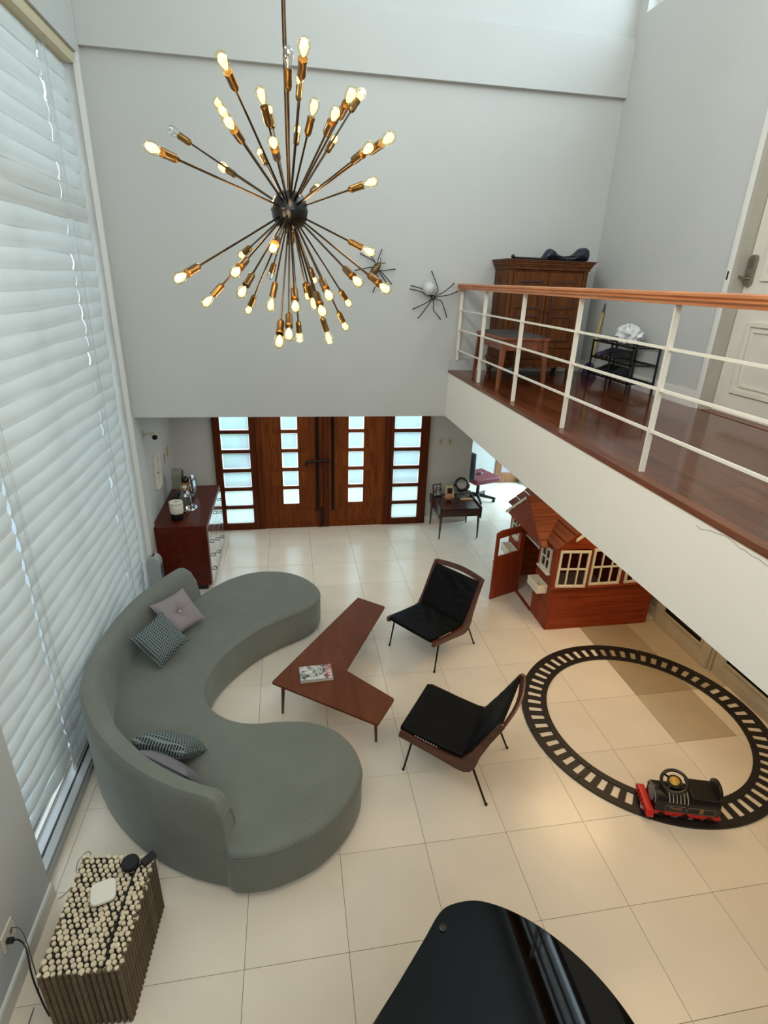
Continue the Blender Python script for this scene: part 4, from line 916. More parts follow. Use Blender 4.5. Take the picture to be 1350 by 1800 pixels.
nt_ = thing('note_block', 'pale wooden strip lying at the front of the table mirror', 'tray', (3.06, 5.74, TZ), rotz=-.02)
MB().box(-.10, .10, -.03, .03, 0, .012).build('tray_board', mat('pale_wood', (196, 160, 122), .5, var=.08), nt_, bevel=.003); MB().box(-.095, .095, .024, .03, .012, .018).build('lip', MATS['pale_wood'], nt_)
cf = thing('photo_frame', 'small clear acrylic frame at the right end of the rosewood side table', 'photo frame', (3.12, 5.90, TZ), rotz=-.4)
MB().box(-.045, .045, 0, .012, .0, .10).build('acrylic', CLEAR, cf); MB().box(-.038, .038, .004, .007, .008, .092).build('picture', photo_cover('acrylic_photo'), cf)
# red swivel chair beyond
rc = thing('red_leather_chair', 'red leather chair with a dark back panel beyond the entrance corner', 'chair', (3.68, 6.95, 0), rotz=.35)
REDL = mat('red_leather', (118, 34, 42), .5, var=.12, scale=12)
MB().box(-.28, .27, -.27, .27, .40, .50).build('seat', REDL, rc, bevel=.03, seg=3, smooth=True)
MB().grid(lambda u, v: (-.16 + .30 * u + .02 * math.sin(v * 7), -.02 + .03 * math.sin(u * 9) + .14 * v, .503 + .022 * math.sin(pi * v) * (1 + .4 * math.sin(u * 12))), 16, 6).build('strap', mat('red_leather_dark', (92, 26, 32), .4), rc, smooth=True, solid=.006)
MB().xprism([(-.26, .50), (.26, .50), (.24, .98), (-.24, .98)], -.36, -.30).build('backrest', mat('chair_black_panel', (34, 34, 36), .5), rc, bevel=.02, seg=3, smooth=True)
MB().box(-.298, -.29, -.22, .22, .52, .96).build('back_lining', mat('chair_grey_lining', (150, 146, 140), .7), rc)
MB().tube([(0, 0, .40), (0, 0, .09)], .03, 12).build('gas_column', DARKM, rc, smooth=True)
for k in range(5):
    a = 2 * pi * k / 5 - .78; l = MB().tube([(0, 0, .11), (.33 * math.cos(a), .33 * math.sin(a), .07)], [.034, .022], 8).build('base_leg', BLACK, rc, smooth=True)
    MB().lathe([(0, -.018), (.028, -.018), (.028, .018), (0, .018)], 14, (.30 * math.cos(a), .30 * math.sin(a), .028), (-math.sin(a), math.cos(a), 0)).build('caster', BLACK, l, smooth=True)
# ---------------------------------------------------------------- playhouse
ph = thing('playhouse', 'reddish cedar toy playhouse with white windows under the gallery', 'playhouse', (3.8, 3.58, 0))
hx0, hx1, hy0, hy1, he = 3.16, 4.44, 2.94, 4.22, 1.05
yc = (hy0 + hy1) / 2; xc = (hx0 + hx1) / 2
# front wall (faces the camera side): boards below, window band above
fwll = box('front_wall', HOUSEW, ph, hx0 + .02, hx1 - .02, hy0 + .012, hy0 + .03, 0, .555)
for k in range(4): box('board', HOUSEW, fwll, hx0 + .045, hx1 - .045, hy0, hy0 + .0119, .035 + k * .127, .035 + (k + 1) * .127 - .004, .003)
box('bottom_rail', HOUSEW, fwll, hx0 + .045, hx1 - .045, hy0 - .004, hy0 + .0119, 0, .033, .003)
box('counter', HOUSEW, fwll, hx0 - .01, hx1 + .01, hy0 - .03, hy0 + .05, .545, .564, .004)
for x in (hx0, hx1 - .05):
    for y in (hy0, hy1 - .05): box('corner_post', HOUSEWV, ph, x, x + .05, y, y + .05, 0, he, .004)
box('header', HOUSEW, ph, hx0 + .05, hx1 - .05, hy0 + .004, hy0 + .045, 1.022, he, .003)
inr = MB().box(hx0 + .05, hx1 - .05, hy1 - .02, hy1, 0, he).box(hx1 - .02, hx1, hy0 + .05, hy1 - .05, 0, he); inr.build('rear_walls', HOUSEW, ph)
def win6(x0, x1, swing):
    wv = MB(); t_ = .026; z0, z1 = .568, 1.02; y = hy0 - .006
    M0 = Matrix.Translation((x0, y, 0)) @ Matrix.Rotation(swing, 4, 'Z') @ Matrix.Translation((-x0, -y, 0))
    wv.m = M0
    wv.box(x0, x0 + t_, y - .012, y + .012, z0, z1).box(x1 - t_, x1, y - .012, y + .012, z0, z1).box(x0 + t_, x1 - t_, y - .012, y + .012, z0, z0 + t_).box(x0 + t_, x1 - t_, y - .012, y + .012, z1 - t_, z1)
    wo = wv.build('window_sash', HWHITE, ph, bevel=.003)
    a = MB(); a.m = M0
    for q in (1, 2): xx = x0 + (x1 - x0) * q / 3; a = MB(); a.m = M0; a.box(xx - .008, xx + .008, y - .008, y + .008, z0 + t_, z1 - t_).build('muntin', HWHITE, wo)
    zz = (z0 + z1) / 2; a = MB(); a.m = M0; a.box(x0 + t_, x1 - t_, y - .009, y + .009, zz - .008, zz + .008).build('muntin', HWHITE, wo)
win6(3.195, 3.535, -.10); win6(3.59, 3.965, .0); win6(4.03, 4.38, .06)
for x in (3.555, 3.99): box('window_post', HOUSEWV, ph, x, x + .03, hy0 + .004, hy0 + .04, .564, 1.022, .003)
# door side (faces the sofa)
lw = MB().box(hx0, hx0 + .03, hy0 + .05, 3.345, 0, he).box(hx0, hx0 + .03, 3.80, hy1 - .05, 0, he).box(hx0, hx0 + .03, 3.345, 3.80, .93, he).build('door_side_wall', HOUSEWV, ph)
box('threshold', HOUSEW, ph, hx0 - .012, hx0 + .02, 3.345, 3.80, 0, .022, .003)
for k in range(2): box('board_joint', mat('house_groove', (52, 20, 10), .6), lw, hx0 - .001, hx0 + .001, hy0 + .06, 3.34, .30 + k * .3, .304 + k * .3)
for ya in (3.03, 3.90):
    s = MB().box(hx0 - .022, hx0, ya, ya + .026, .695, .985).box(hx0 - .022, hx0, ya + .204, ya + .23, .695, .985).box(hx0 - .022, hx0, ya + .026, ya + .204, .695, .72).box(hx0 - .022, hx0, ya + .026, ya + .204, .95, .985).build('side_window', HWHITE, ph, bevel=.003)
    MB().box(hx0 - .016, hx0 - .004, ya + .107, ya + .123, .72, .95).build('muntin', HWHITE, s); MB().box(hx0 - .016, hx0 - .004, ya + .026, ya + .204, .827, .843).build('muntin', HWHITE, s)
    box('window_ledge', HWHITE, s, hx0 - .045, hx0, ya - .02, ya + .25, .675, .695, .003); box('opening_shade', DARKGLASS, s, hx0 - .004, hx0 - .001, ya + .026, ya + .204, .72, .95)  # dark sheet over the solid wall imitates the shaded opening
    pl = MB().box(hx0 - .125, hx0 - .115, ya - .01, ya + .25, .44, .54).box(hx0 - .115, hx0 - .001, ya - .01, ya, .44, .54).box(hx0 - .115, hx0 - .001, ya + .24, ya + .25, .44, .54).box(hx0 - .115, hx0 - .001, ya, ya + .24, .44, .452).box(hx0 - .011, hx0 - .001, ya, ya + .24, .452, .54).build('planter_box', HWHITE, ph, bevel=.002)
MB().box(hx0 + .03, hx0 + .06, 3.355, 3.79, .80, .825).build('inner_crossbar', HWHITE, ph)
# open half-glazed door
dM = Matrix.Translation((hx0 - .004, 3.795, 0)) @ Matrix.Rotation(math.atan2(-.16, -.41), 4, 'Z')
dv = MB(); dv.m = dM
dv.box(0, .44, -.012, .012, .012, .60).box(0, .045, -.012, .012, .60, .86).box(.395, .44, -.012, .012, .60, .86)
dv.m = dM @ Matrix.Identity(4)
hdr = dv.build('door_leaf', HOUSEWV, ph, bevel=.003)
dt = MB(); dt.m = dM; arc_ = [(.44 * (1 - k / 10), .86 + .045 * math.sin(pi * (k / 10)) ** .7) for k in range(11)]
dt.yprism([(0, .86)] + [(x, z - .02) for x, z in [(.0, .865), (.0, .935), (.08, .96), (.36, .96), (.44, .935), (.44, .86)]] , -.012, .012).build('door_top_rail', HOUSEWV, hdr, bevel=.003)
for k in range(4): g = MB(); g.m = dM; g.box(.07 + k * .1, .074 + k * .1, -.0128, -.0115, .02, .59).build('door_groove', MATS['house_groove'], hdr)
kn = MB(); kn.m = dM; kn.lathe([(0, 0), (.006, 0), (.006, .012), (.014, .016), (.014, .026), (0, .03)], 12, (.41, -.012, .52), (0, -1, 0)).build('door_knob', DARKM, hdr, smooth=True)
# gable over the door side: ridge along x
gx0, rz, ez, hw = 3.03, 1.405, 1.0, .50
MB().xprism([(yc - hw + .02, ez), (yc + hw - .02, ez), (yc, rz - .02)], gx0 + .003, gx0 + .02).build('door_gable', HOUSEW, ph)
for s, nm in ((-1, 'near'), (1, 'far')):
    L_ = math.hypot(hw + .03, rz - ez); n = 7
    for k in range(n):
        a, c = k / n, (k + 1) / n - .008
        P = [(yc + s * (hw + .03) * (1 - a), ez + (rz - ez) * a), (yc + s * (hw + .03) * (1 - c), ez + (rz - ez) * c)]
        MB().xprism([(P[0][0], P[0][1] + .004), (P[1][0], P[1][1] - .003), (P[1][0], P[1][1] + .011), (P[0][0], P[0][1] + .019)], gx0, 3.80).build('roof_board', HROOF, ph, bevel=.002)
    # scalloped white bargeboard
    bp = []
    for k in range(25):
        f = k / 24; bp.append((yc + s * (hw + .02) * (1 - f), ez + .012 + (rz - ez - .01) * f))
    lower = [(y, z - .030 - .012 * abs(math.sin(3.5 * pi * i / 24))) for i, (y, z) in enumerate(bp)]
    if s > 0: MB().xprism(bp + lower[::-1], gx0 - .012, gx0 - .001).build('bargeboard', HWHITE, ph)
    else: MB().xprism([(y, z) for y, z in bp] + [(y, z - .012) for y, z in bp[::-1]], gx0 - .008, gx0 - .001).build('bargeboard', HROOF, ph)
# gable over the front: ridge along y
fy0, frz, fe, fhw = 2.88, 1.60, 1.05, .69
MB().yprism([(xc - fhw + .03, fe), (xc + fhw - .03, fe), (xc, frz - .03)], hy0 + .0, hy0 + .025).build('front_gable', HOUSEW, ph)
for s in (-1, 1):
    n = 7
    for k in range(n):
        a, c = k / n, (k + 1) / n - .008
        P = [(xc + s * fhw * (1 - a), fe + (frz - fe) * a), (xc + s * fhw * (1 - c), fe + (frz - fe) * c)]
        MB().yprism([(P[0][0], P[0][1] + .004), (P[1][0], P[1][1] - .003), (P[1][0], P[1][1] + .011), (P[0][0], P[0][1] + .019)], fy0, hy1 + .04).build('roof_board', HROOFY, ph, bevel=.002)
bp = [(xc - (fhw - .03) * (1 - k / 30), fe + .0 + (frz - fe) * k / 30 - .015) for k in range(31)]
MB().yprism(bp[8:] + [(x, z - .035 - .014 * abs(math.sin(i * .45))) for i, (x, z) in enumerate(bp[8:])][::-1], fy0 - .008, fy0 - .001).build('bargeboard', HWHITE, ph)
fc = thing('toy_fruit', 'yellow toy fruit lying in the white planter box of the playhouse', 'toy', (3.09, 3.13, .4525), rotz=0)
MB().lathe([(0, 0), (.016, .003), (.028, .018), (.03, .032), (.022, .05), (.008, .057), (0, .056)], 18).build('fruit', mat('toy_yellow', (206, 178, 84), .45), fc, smooth=True); MB().tube([(0, 0, .055), (.004, 0, .068)], .003, 6).build('stem', mat('toy_stem', (90, 100, 40), .6), fc)

# ---------------------------------------------------------------- gallery railing
rl = thing('gallery_railing', 'cream metal railing with a wooden handrail along the gallery edge', 'railing', (2.21, 1.2, ZF))
hp = [(2.165, 3.600), (2.175, 3.588), (2.175, 3.580), (2.245, 3.580), (2.245, 3.588), (2.255, 3.600), (2.253, 3.628), (2.240, 3.636), (2.18, 3.636), (2.167, 3.628)]
hp = [(2.172, 3.578), (2.172, 3.592), (2.160, 3.600), (2.160, 3.606), (2.168, 3.610), (2.158, 3.618), (2.158, 3.630), (2.170, 3.637), (2.250, 3.637), (2.262, 3.630), (2.262, 3.618), (2.252, 3.610), (2.260, 3.606), (2.260, 3.600), (2.248, 3.592), (2.248, 3.578)]
MB().yprism(hp, 1.262, YU - .002).build('handrail', RAILW, rl, bevel=.002, smooth=True); MB().yprism(hp, -1.2, 1.2605).build('handrail', RAILW, rl, bevel=.002, smooth=True)
for y in (4.085, 3.315, 2.41, 1.51, .576, -.33):
    hgt = .11 if y > 4 else .0
    p = MB().box(2.190, 2.222, y - .010, y - .003, ZF + hgt, 3.58).box(2.198, 2.230, y + .003, y + .010, ZF + hgt, 3.58).build('post', CREAM, rl)
ys = [4.085, 3.315, 2.41, 1.51, .576, -.33]
for z in (3.375, 3.175, 2.963):
    for a, c in zip(ys[:-1], ys[1:]): MB().box(2.202, 2.220, c - .002, a - .011, z - .0065, z + .0065).build('rail_bar', CREAM, rl)
struct(MB().box(XM, 2.40, YU - .03, YU, ZF + .001, ZF + .11).build('trim_5', WALL))

# ---------------------------------------------------------------- wardrobe and bag
wd = thing('wardrobe', 'old carved brown wooden wardrobe with cornice on the gallery', 'wardrobe', (2.97, 3.89, ZF))
wx0, wx1, wy0, wy1 = 2.555, 3.39, 3.68, 4.10
MB().box(wx0, wx1, wy0 + .02, wy1, ZF + .17, 3.79).build('carcass', WARD, wd, bevel=.003, smooth=True)
b = MB().box(wx0 - .05, wx1 + .05, wy0 - .05, wy1, 3.868, 3.878); b.build('top_board', WARDD, wd)
for k, (d_, z0, z1) in enumerate(((.042, 3.852, 3.868), (.032, 3.832, 3.852), (.022, 3.815, 3.832), (.012, 3.79, 3.815))): box('cornice_moulding', WARD, wd, wx0 - d_, wx1 + d_, wy0 - d_, wy1, z0, z1, .003)
for s, (a, c) in enumerate(((wx0 + .05, (wx0 + wx1) / 2 - .004), ((wx0 + wx1) / 2 + .004, wx1 - .05))):
    d = box('door', WARD, wd, a, c, wy0 + .004, wy0 + .0198, ZF + .30, 3.765, .003)
    for z0, z1 in ((ZF + .36, ZF + .62), (ZF + .68, ZF + .95)):
        fr = MB().box(a + .055, c - .055, wy0 - .006, wy0 + .0039, z0, z0 + .02).box(a + .055, c - .055, wy0 - .006, wy0 + .0039, z1 - .02, z1).box(a + .055, a + .075, wy0 - .006, wy0 + .0039, z0 + .02, z1 - .02).box(c - .075, c - .055, wy0 - .006, wy0 + .0039, z0 + .02, z1 - .02)
        fr.build('panel_frame', WARDD, d, bevel=.002)
    MB().lathe([(0, 0), (.006, 0), (.006, .01), (.014, .014), (.012, .024), (0, .028)], 12, (c - .03 if s == 0 else a + .03, wy0 + .004, ZF + .66), (0, -1, 0)).build('knob', WARDD, d, smooth=True)
for x in (wx0, wx1 - .042): box('pilaster', WARD, wd, x, x + .042, wy0 + .002, wy0 + .0198, ZF + .18, 3.79, .004)
box('drawer', WARD, wd, wx0 + .05, wx1 - .05, wy0 + .006, wy0 + .0198, ZF + .185, ZF + .285, .003)
box('base_moulding', WARD, wd, wx0 - .02, wx1 + .02, wy0 - .005, wy1, ZF + .14, ZF + .17, .004)
def scallop(a, c, n): 
    top_ = ZF + .14; P = [(a, top_), (a, ZF + .06)]
    for i in range(n + 1):
        f = i / n; P.append((a + (c - a) * (.10 + .8 * f), ZF + .085 + .022 * abs(math.sin(pi * 4 * f))))
    return P + [(c, ZF + .06), (c, top_)]
MB().yprism(scallop(wx0, wx1, 32), wy0 + .0, wy0 + .02).build('front_apron', WARD, wd); MB().xprism(scallop(wy0 + .0201, wy1, 24), wx0 + .0, wx0 + .02).build('side_apron', WARD, wd)
for x in (wx0, wx1 - .06):
    for y in (wy0 + .02, wy1 - .06): MB().lathe([(.018, 0), (.026, .02), (.03, .045), (.022, .07), (.03, .139)], 12, (x + .03, y + .03, ZF)).build('foot', WARDD, wd, smooth=True)
for y in (wy0 + .10, wy1 - .12): box('side_panel', WARD, wd, wx0 - .006, wx0 - .0001, y - .06, y + .06, ZF + .30, 3.72, .003)
bag = thing('instrument_bag', 'dark navy padded instrument bag lying on top of the wardrobe', 'bag', (3.05, 3.85, 3.8785), rotz=-.03)
NAVY = mat('navy_nylon', (26, 30, 44), .4, var=.3, scale=14, bump=.3, bscale=18)
secs = [(-.10, .045, .05), (-.06, .075, .10), (.0, .075, .11), (.06, .05, .06), (.14, .035, .045), (.21, .05, .07), (.27, .075, .115), (.33, .085, .14), (.375, .07, .12)]
b = MB(); vs = []
cs = catmull([Vector(s_) for s_ in secs], 4); m_ = 16
for p in cs:
    for j in range(m_):
        a = 2 * pi * j / m_; vs.append((p.x, p.y * math.cos(a) + .01 * math.sin(p.x * 20), max(0, p.z / 2 + p.z / 2 * math.sin(a) + .006 * math.sin(p.x * 40 + j))))
n_ = len(cs); fs = [(i * m_ + j, i * m_ + (j + 1) % m_, (i + 1) * m_ + (j + 1) % m_, (i + 1) * m_ + j) for i in range(n_ - 1) for j in range(m_)] + [tuple(range(m_))[::-1], tuple(range((n_ - 1) * m_, n_ * m_))]
b.add(vs, fs).build('bag_body', NAVY, bag, smooth=True)
MB().tube([(.30, -.083, .06), (.10, -.045, .04), (-.05, -.082, .05)], .006, 6).build('zip', BLACK, bag)
tag(MB().tube([(2.57, 3.72, 3.8905), (2.97, 3.76, 3.8905)], [.010, .008], 8).lathe([(.0, -.012), (.02, -.012), (.02, .012), (0, .012)], 10, (2.585, 3.72, 3.899), (1, .1, 0)).build('black_stick', BLACK, smooth=True), 'thin black stick lying beside the bag on the wardrobe', 'stick')
# stool
sl = thing('wooden_stool', 'wooden stool with a dark padded seat in front of the wardrobe', 'stool', (2.46, 3.22, ZF))
a0, a1, b0, b1, zt_ = 2.245, 2.70, 2.88, 3.62, ZF + .475
box('seat_frame', STOOLW, sl, a0, a1, b0, b1, zt_ - .035, zt_ - .012, .005)
for (q0, q1, q2, q3) in ((a0 + .02, a1 - .02, b0 + .02, b0 + .045), (a0 + .02, a1 - .02, b1 - .045, b1 - .02), (a0 + .02, a0 + .045, b0 + .045, b1 - .045), (a1 - .045, a1 - .02, b0 + .045, b1 - .045)): box('apron', STOOLW, sl, q0, q1, q2, q3, zt_ - .125, zt_ - .0351, .004)
MB().grid(lambda u, v: (a0 + .02 + (a1 - a0 - .04) * u, b0 + .02 + (b1 - b0 - .04) * v, zt_ - .012 + .028 * ((1 - (2 * u - 1) ** 6) * (1 - (2 * v - 1) ** 6)) ** .5), 16, 16).build('seat_pad', mat('stool_pad', (58, 50, 44), .6, var=.15), sl, smooth=True)
for x, sx_ in ((a0 + .035, -1), (a1 - .035, 1)):
    for y, sy_ in ((b0 + .035, -1), (b1 - .035, 1)):
        MB().add([(x + i * .024, y + j * .024, zt_ - .036) for i, j in ((-1, -1), (1, -1), (1, 1), (-1, 1))] + [(x + sx_ * .03 + i * .014, y + sy_ * .015 + j * .014, ZF) for i, j in ((-1, -1), (1, -1), (1, 1), (-1, 1))], [(0, 1, 2, 3), (7, 6, 5, 4), (0, 4, 5, 1), (1, 5, 6, 2), (2, 6, 7, 3), (3, 7, 4, 0)]).build('leg', STOOLW, sl, bevel=.004, smooth=True)
# shoe rack with contents
sr = thing('shoe_rack', 'black metal three tier shoe rack against the gallery wall', 'shoe rack', (3.53, 3.02, ZF))
rx0, rx1, ry0, ry1 = 3.40, 3.66, 2.67, 3.37
for x in (rx0, rx1):
    for y in (ry0, ry1, (ry0 + ry1) / 2): MB().box(x - .007, x + .007, y - .007, y + .007, ZF, ZF + .425).build('leg', BLACK, sr)
for z in (.10, .26, .415):
    fr = MB().box(rx0 - .007, rx1 + .007, ry0 - .007, ry0 + .007, ZF + z - .008, ZF + z + .008).box(rx0 - .007, rx1 + .007, ry1 - .007, ry1 + .007, ZF + z - .008, ZF + z + .008).box(rx0 - .007, rx0 + .007, ry0 + .007, ry1 - .007, ZF + z - .008, ZF + z + .008).box(rx1 - .007, rx1 + .007, ry0 + .007, ry1 - .007, ZF + z - .008, ZF + z + .008).build('shelf_frame', BLACK, sr)
    for k in range(8): yy = ry0 + .045 + k * (ry1 - ry0 - .09) / 7; MB().tube([(rx0 + .007, yy, ZF + z), (rx1 - .007, yy, ZF + z)], .003, 5).build('wire', BLACK, fr)
bagp = MB()
def bagf(u, v):
    a, c = 2 * pi * u, pi * (v - .5); r = 1 + .12 * math.sin(a * 5 + 3 * c) + .08 * math.sin(a * 9 - c * 7) + .06 * math.sin(a * 3 + c * 11)
    return (3.52 + .095 * r * math.cos(c) * math.cos(a), 2.98 + .15 * r * math.cos(c) * math.sin(a), max(ZF + .424, ZF + .50 + .085 * r * math.sin(c)))
bagp.grid(bagf, 48, 24); tag(bagp.build('plastic_bag', mat('plastic_bag', (206, 208, 206), .3, var=.12, scale=18, spec=.6), smooth=True), 'crumpled white plastic bag on top of the shoe rack', 'bag')
tag(MB().grid(lambda u, v: (3.44 + .13 * u, 3.17 + .15 * v, ZF + .425 + .035 * math.sin(pi * u) * math.sin(pi * v) + .012 * math.sin(u * 14 + v * 9) ** 2), 14, 14).build('grey_cloth', mat('grey_cloth', (120, 120, 114), .8), smooth=True, solid=.003), 'grey folded cloth beside the plastic bag on the shoe rack', 'cloth')
def shoe(label, x, y, z, ang, m):
    t = thing('shoe', label, 'shoe', (x, y, z), rotz=ang, group='dark shoes on the shoe rack')
    so_ = [(-.12, .035), (-.05, .03), (.02, .038), (.09, .042), (.13, .02)]
    P = [(a, c) for a, c in so_] + [(a, -c) for a, c in so_[::-1]]
    MB().prism(roundpoly(P, .012, 3), 0, .018).build('sole', BLACK, t)
    cs = catmull([Vector(s_) for s_ in ((-.115, .032, .075), (-.07, .032, .085), (-.02, .03, .08), (.04, .036, .055), (.09, .038, .04), (.125, .018, .022))], 4); b = MB(); vs = []
    for p in cs:
        for j in range(12):
            a = pi * j / 11; vs.append((p.x, p.y * math.cos(a), .018 + (p.z - .018) * math.sin(a) ** .7))
    n_ = len(cs); b.add(vs, [(i * 12 + j, i * 12 + (j + 1) % 12, (i + 1) * 12 + (j + 1) % 12, (i + 1) * 12 + j) for i in range(n_ - 1) for j in range(12)] + [tuple(range(12))[::-1], tuple(range((n_ - 1) * 12, n_ * 12))]); b.build('upper', m, t, smooth=True)
SH1 = mat('shoe_black', (20, 20, 22), .5); SH2 = mat('shoe_purple', (52, 42, 66), .6)
shoe('purple tinted shoe at the far end of the middle rack shelf', 3.53, 3.30, ZF + .269, pi, SH2)
shoe('black shoe on the middle rack shelf beside the purple one', 3.53, 3.19, ZF + .269, pi + .1, SH1)
shoe('black shoe on the middle rack shelf, nearest the camera', 3.53, 3.08, ZF + .269, pi - .1, SH1)
shoe('black shoe at the far end of the bottom rack shelf', 3.53, 3.31, ZF + .109, pi + .05, SH1)
shoe('black shoe in the middle of the bottom rack shelf', 3.53, 3.20, ZF + .109, pi, SH1)
shoe('black shoe on the bottom rack shelf, nearest the camera', 3.53, 3.09, ZF + .109, pi - .05, SH1)
# broom
bo = thing('broom', 'broom with yellow handle and purple bristles in the gallery corner', 'broom', (3.60, 3.72, ZF))
MB().tube([(3.60, 3.72, ZF + .14), (3.672, 3.76, ZF + .66)], .010, 8).build('handle', mat('broom_yellow', (188, 160, 62), .5), bo, smooth=True); MB().tube([(3.672, 3.76, ZF + .66), (3.684, 3.767, ZF + .75)], [.012, .006], 8).build('handle_cap', BLACK, bo, smooth=True)
MB().xprism([(3.60, ZF), (3.84, ZF), (3.78, ZF + .12), (3.74, ZF + .15), (3.70, ZF + .15), (3.66, ZF + .12)], 3.575, 3.625).build('bristles', mat('broom_purple', (58, 44, 78), .8, var=.2, scale=50), bo, bevel=.008, smooth=True)

# ---------------------------------------------------------------- wall spiders
IRON = mat('spider_iron', (66, 58, 50), .45, metal=.6)
def spider(label, legs, body, kind):
    yb = YU - .06; B0 = Vector((body[0], yb, body[1]))
    t = thing('spider_ornament', label, 'wall ornament', (B0.x, YU - .001, B0.z - .1), group='metal spiders on the wall')
    for (kx, ky), (ex, ez_) in legs:
        k = Vector((kx, YU - .085, ky)); e = Vector((ex, YU - .006, ez_))
        MB().tube(catmull([B0, B0.lerp(k, .5) + Vector((0, -.012, 0)), k, k.lerp(e, .6) + Vector((0, -.015, 0)), e], 4), [.005] * 4 * 4 + [.004], 6).build('leg', IRON, t, smooth=True)
        MB().lathe([(0, -.006), (.007, -.003), (.007, .004), (0, .006)], 8, e).build('foot', IRON, t, smooth=True)
    return t, B0
s1, b1_ = spider('brass bodied metal spider on the wall behind the chandelier', [((1.252, 3.811), (1.122, 3.881)), ((1.257, 3.811), (1.233, 3.859)), ((1.286, 3.822), (1.336, 3.926)), ((1.335, 3.730), (1.478, 3.752)), ((1.330, 3.714), (1.448, 3.610)), ((1.313, 3.708), (1.387, 3.625)), ((1.291, 3.654), (1.259, 3.528)), ((1.218, 3.757), (1.067, 3.726))], (1.269, 3.744), 1)
MB().lathe([(0, -.075), (.02, -.07), (.036, -.03), (.038, .0), (.032, .035), (.02, .06), (.012, .075), (0, .08)], 16, b1_ + Vector((0, -.01, 0)), Vector((.62, 0, .78))).build('abdomen', mat('spider_brass', (112, 92, 58), .4, metal=.7), s1, smooth=True)
MB().tube([b1_ + Vector((.05, -.01, .06)), b1_ + Vector((.045, -.02, .105))], .004, 5).tube([b1_ + Vector((.055, -.01, .055)), b1_ + Vector((.10, -.02, .06))], .004, 5).build('fangs', IRON, s1)
s2, b2_ = spider('metal spider with a pale glass globe body on the wall near the railing', [((1.929, 3.566), (1.870, 3.744)), ((1.759, 3.572), (1.659, 3.600)), ((1.736, 3.549), (1.649, 3.567)), ((1.815, 3.441), (1.690, 3.372)), ((1.818, 3.396), (1.751, 3.283)), ((1.894, 3.370), (1.996, 3.276)), ((1.974, 3.456), (2.064, 3.301)), ((2.003, 3.557), (2.118, 3.637)), ((2.055, 3.525), (2.162, 3.560))], (1.886, 3.492), 2)
MB().lathe([(0, -.03), (.018, -.02), (.026, 0), (.02, .02), (0, .03)], 14, b2_, Vector((.5, 0, -.6))).build('thorax', IRON, s2, smooth=True)
g = Vector((1.833, YU - .075, 3.579)); MB().lathe([(.068 * math.sin(pi * i / 16), -.068 * math.cos(pi * i / 16)) for i in range(17)], 24, g).build('globe', mat('spider_globe', (190, 190, 184), .08, spec=.8), s2, smooth=True)

# ---------------------------------------------------------------- chandelier
HC = Vector((.388, .40, 3.866)); LR = .665
ch = thing('sputnik_chandelier', 'brass sputnik chandelier with many glowing bulbs on long rods', 'chandelier', HC)
ARMB = mat('dark_brass_rod', (88, 70, 50), .22, metal=1.0, var=.3, scale=40)
HUBM = mat('hub_black', (14, 15, 16), .25, metal=.3)
hub = MB().lathe([(.0, -.066), (.027, -.064), (.05, -.052), (.063, -.029), (.067, -.004), (.069, -.003), (.069, .003), (.067, .004), (.063, .029), (.05, .052), (.027, .064), (0, .066)], 32, HC).build('hub', HUBM, ch, smooth=True)
MB().tube([HC + Vector((0, 0, .07)), (HC.x, HC.y, TOP - .03)], .0075, 10).build('stem', ARMB, ch, smooth=True)
MB().lathe([(0, 0), (.05, 0), (.06, .02), (.06, .03), (0, .03)], 20, (HC.x, HC.y, TOP - .03)).build('ceiling_rose', BRASS, ch, smooth=True)
MB().lathe([(0, 0), (.01, .004), (.016, .02), (.012, .04), (.02, .05), (0, .05)], 14, HC + Vector((0, 0, -.12))).build('finial', BRASS, ch, smooth=True)
# bulb positions about the hub in metres; a fourth value marks a burnt-out bulb
BULBS = [(-0.372, -0.475, 0.087), (-0.428, 0.273, 0.272, 1), (-0.167, -0.491, 0.292), (-0.254, 0.283, 0.375), (-0.208, -0.076, 0.270), (-0.165, -0.436, 0.167),
         (-0.255, 0.338, 0.174), (-0.078, -0.229, 0.288), (-0.064, 0.304, 0.372), (-0.045, -0.411, 0.131), (-0.106, 0.342, 0.235), (0.007, -0.198, 0.403, 1),
         (0.045, -0.502, 0.335), (0.057, 0.265, 0.471), (0.044, 0.321, 0.319), (0.087, -0.151, 0.289), (0.132, -0.449, 0.205), (0.174, -0.475, 0.246),
         (0.290, 0.248, 0.436), (0.192, 0.315, 0.295), (0.230, -0.445, 0.128), (0.285, -0.471, 0.153), (0.295, -0.056, 0.100), (0.121, 0.360, 0.128),
         (-0.339, -0.442, -0.239), (-0.206, 0.372, -0.143), (-0.177, -0.394, -0.217), (-0.316, -0.053, -0.322), (-0.172, -0.247, -0.279), (-0.191, 0.351, -0.367),
         (-0.058, -0.375, -0.143), (-0.087, 0.379, -0.218, 1), (-0.083, -0.016, -0.329), (-0.051, -0.425, -0.423), (-0.019, -0.417, -0.400), (0.005, -0.394, -0.314),
         (0.031, 0.336, -0.480), (0.073, 0.370, -0.301), (0.088, 0.136, -0.325), (0.103, 0.375, -0.233), (0.091, -0.403, -0.326), (0.114, -0.396, -0.277),
         (0.148, 0.100, -0.458), (0.241, 0.327, -0.427), (0.256, 0.344, -0.326), (0.206, -0.408, -0.232), (0.296, -0.036, -0.127), (0.293, -0.437, -0.250)]
GLOW = mat('bulb_glow', (255, 196, 96), .5, emit=(255, 214, 130), estr=3.6)
ENV = glass('bulb_glass', (255, 248, 228), .08)
ENVC = glass('bulb_glass_clear', (235, 238, 238), .22)
proto = {}
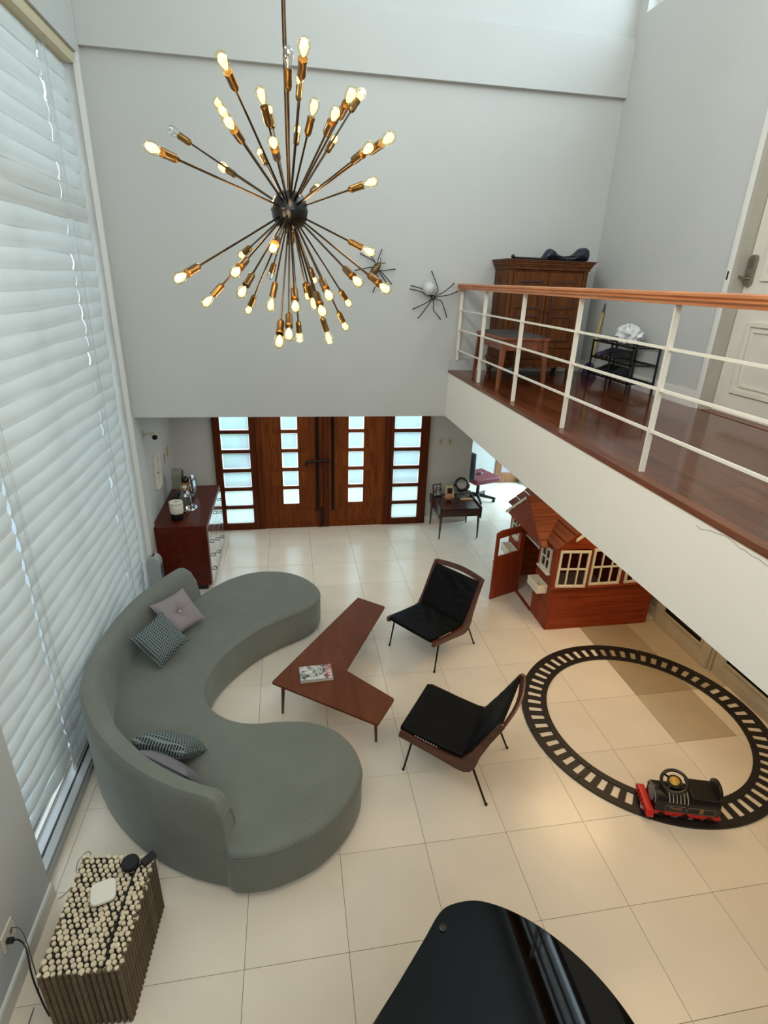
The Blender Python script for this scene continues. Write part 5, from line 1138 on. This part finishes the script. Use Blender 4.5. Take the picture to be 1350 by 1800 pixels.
def at(o, d):   # orient a shared part along direction d
    o.rotation_mode = 'QUATERNION'; o.rotation_quaternion = d.to_track_quat('Z', 'Y')
for q in BULBS:
    P = HC + Vector(q[:3])
    dirv = (P - HC); Lq = dirv.length; dirv = dirv / Lq
    off = not (len(q) < 4)
    if 'arm' not in proto or True:
        arm = MB().tube([HC + dirv * .06, HC + dirv * (Lq - .075)], .0036, 7).build('arm', ARMB, ch, smooth=True)
    so_ = HC + dirv * (Lq - .088); bo_ = HC + dirv * (Lq - .028)
    key = 'off' if off else 'on'
    if key not in proto:
        a = MB().lathe([(0, 0), (.007, .002), (.0115, .010), (.0125, .016), (.0125, .052), (.0135, .054), (.0135, .060), (0, .060)], 14, (0, 0, 0)).build('socket', BRASS, ch, smooth=True)
        e = MB().lathe([(.0095, 0), (.011, .008), (.0165, .022), (.0185, .034), (.017, .046), (.010, .055), (0, .058)], 16, (0, 0, 0)).build('bulb', ENVC if off else ENV, ch, smooth=True)
        i_ = MB().lathe([(0, .006), (.004, .008), (.009, .020), (.012, .033), (.010, .044), (0, .05)], 12, (0, 0, 0)).build('filament', mat('dead_filament', (120, 118, 112), .4, metal=.6) if off else GLOW, ch, smooth=True) if not off else MB().tube([(0, 0, .004), (.003, 0, .03), (-.003, 0, .04)], .0012, 5).build('filament', mat('dead_filament', (120, 118, 112), .4, metal=.6), ch)
        proto[key] = (a, e, i_)
    a, e, i_ = proto[key]
    sk = piece(a, ch, so_); at(sk, dirv)
    bl = e.copy(); C.objects.link(bl); bl.parent = ch; bl.location = bo_ - HC; at(bl, dirv)
    fl = i_.copy(); C.objects.link(fl); fl.parent = bl; fl.location = (0, 0, .006 if not off else .004)
    if len(q) < 4 and BULBS.index(q) % 6 == 0:
        pl_ = bpy.data.lights.new('bulb_light', 'POINT'); pl_.energy = 4; pl_.color = (1.0, .72, .40); pl_.shadow_soft_size = .08
        po = bpy.data.objects.new('bulb_light', pl_); C.objects.link(po); po.location = P + dirv * .07
for v in proto.values():
    for o in v: bpy.data.objects.remove(o)
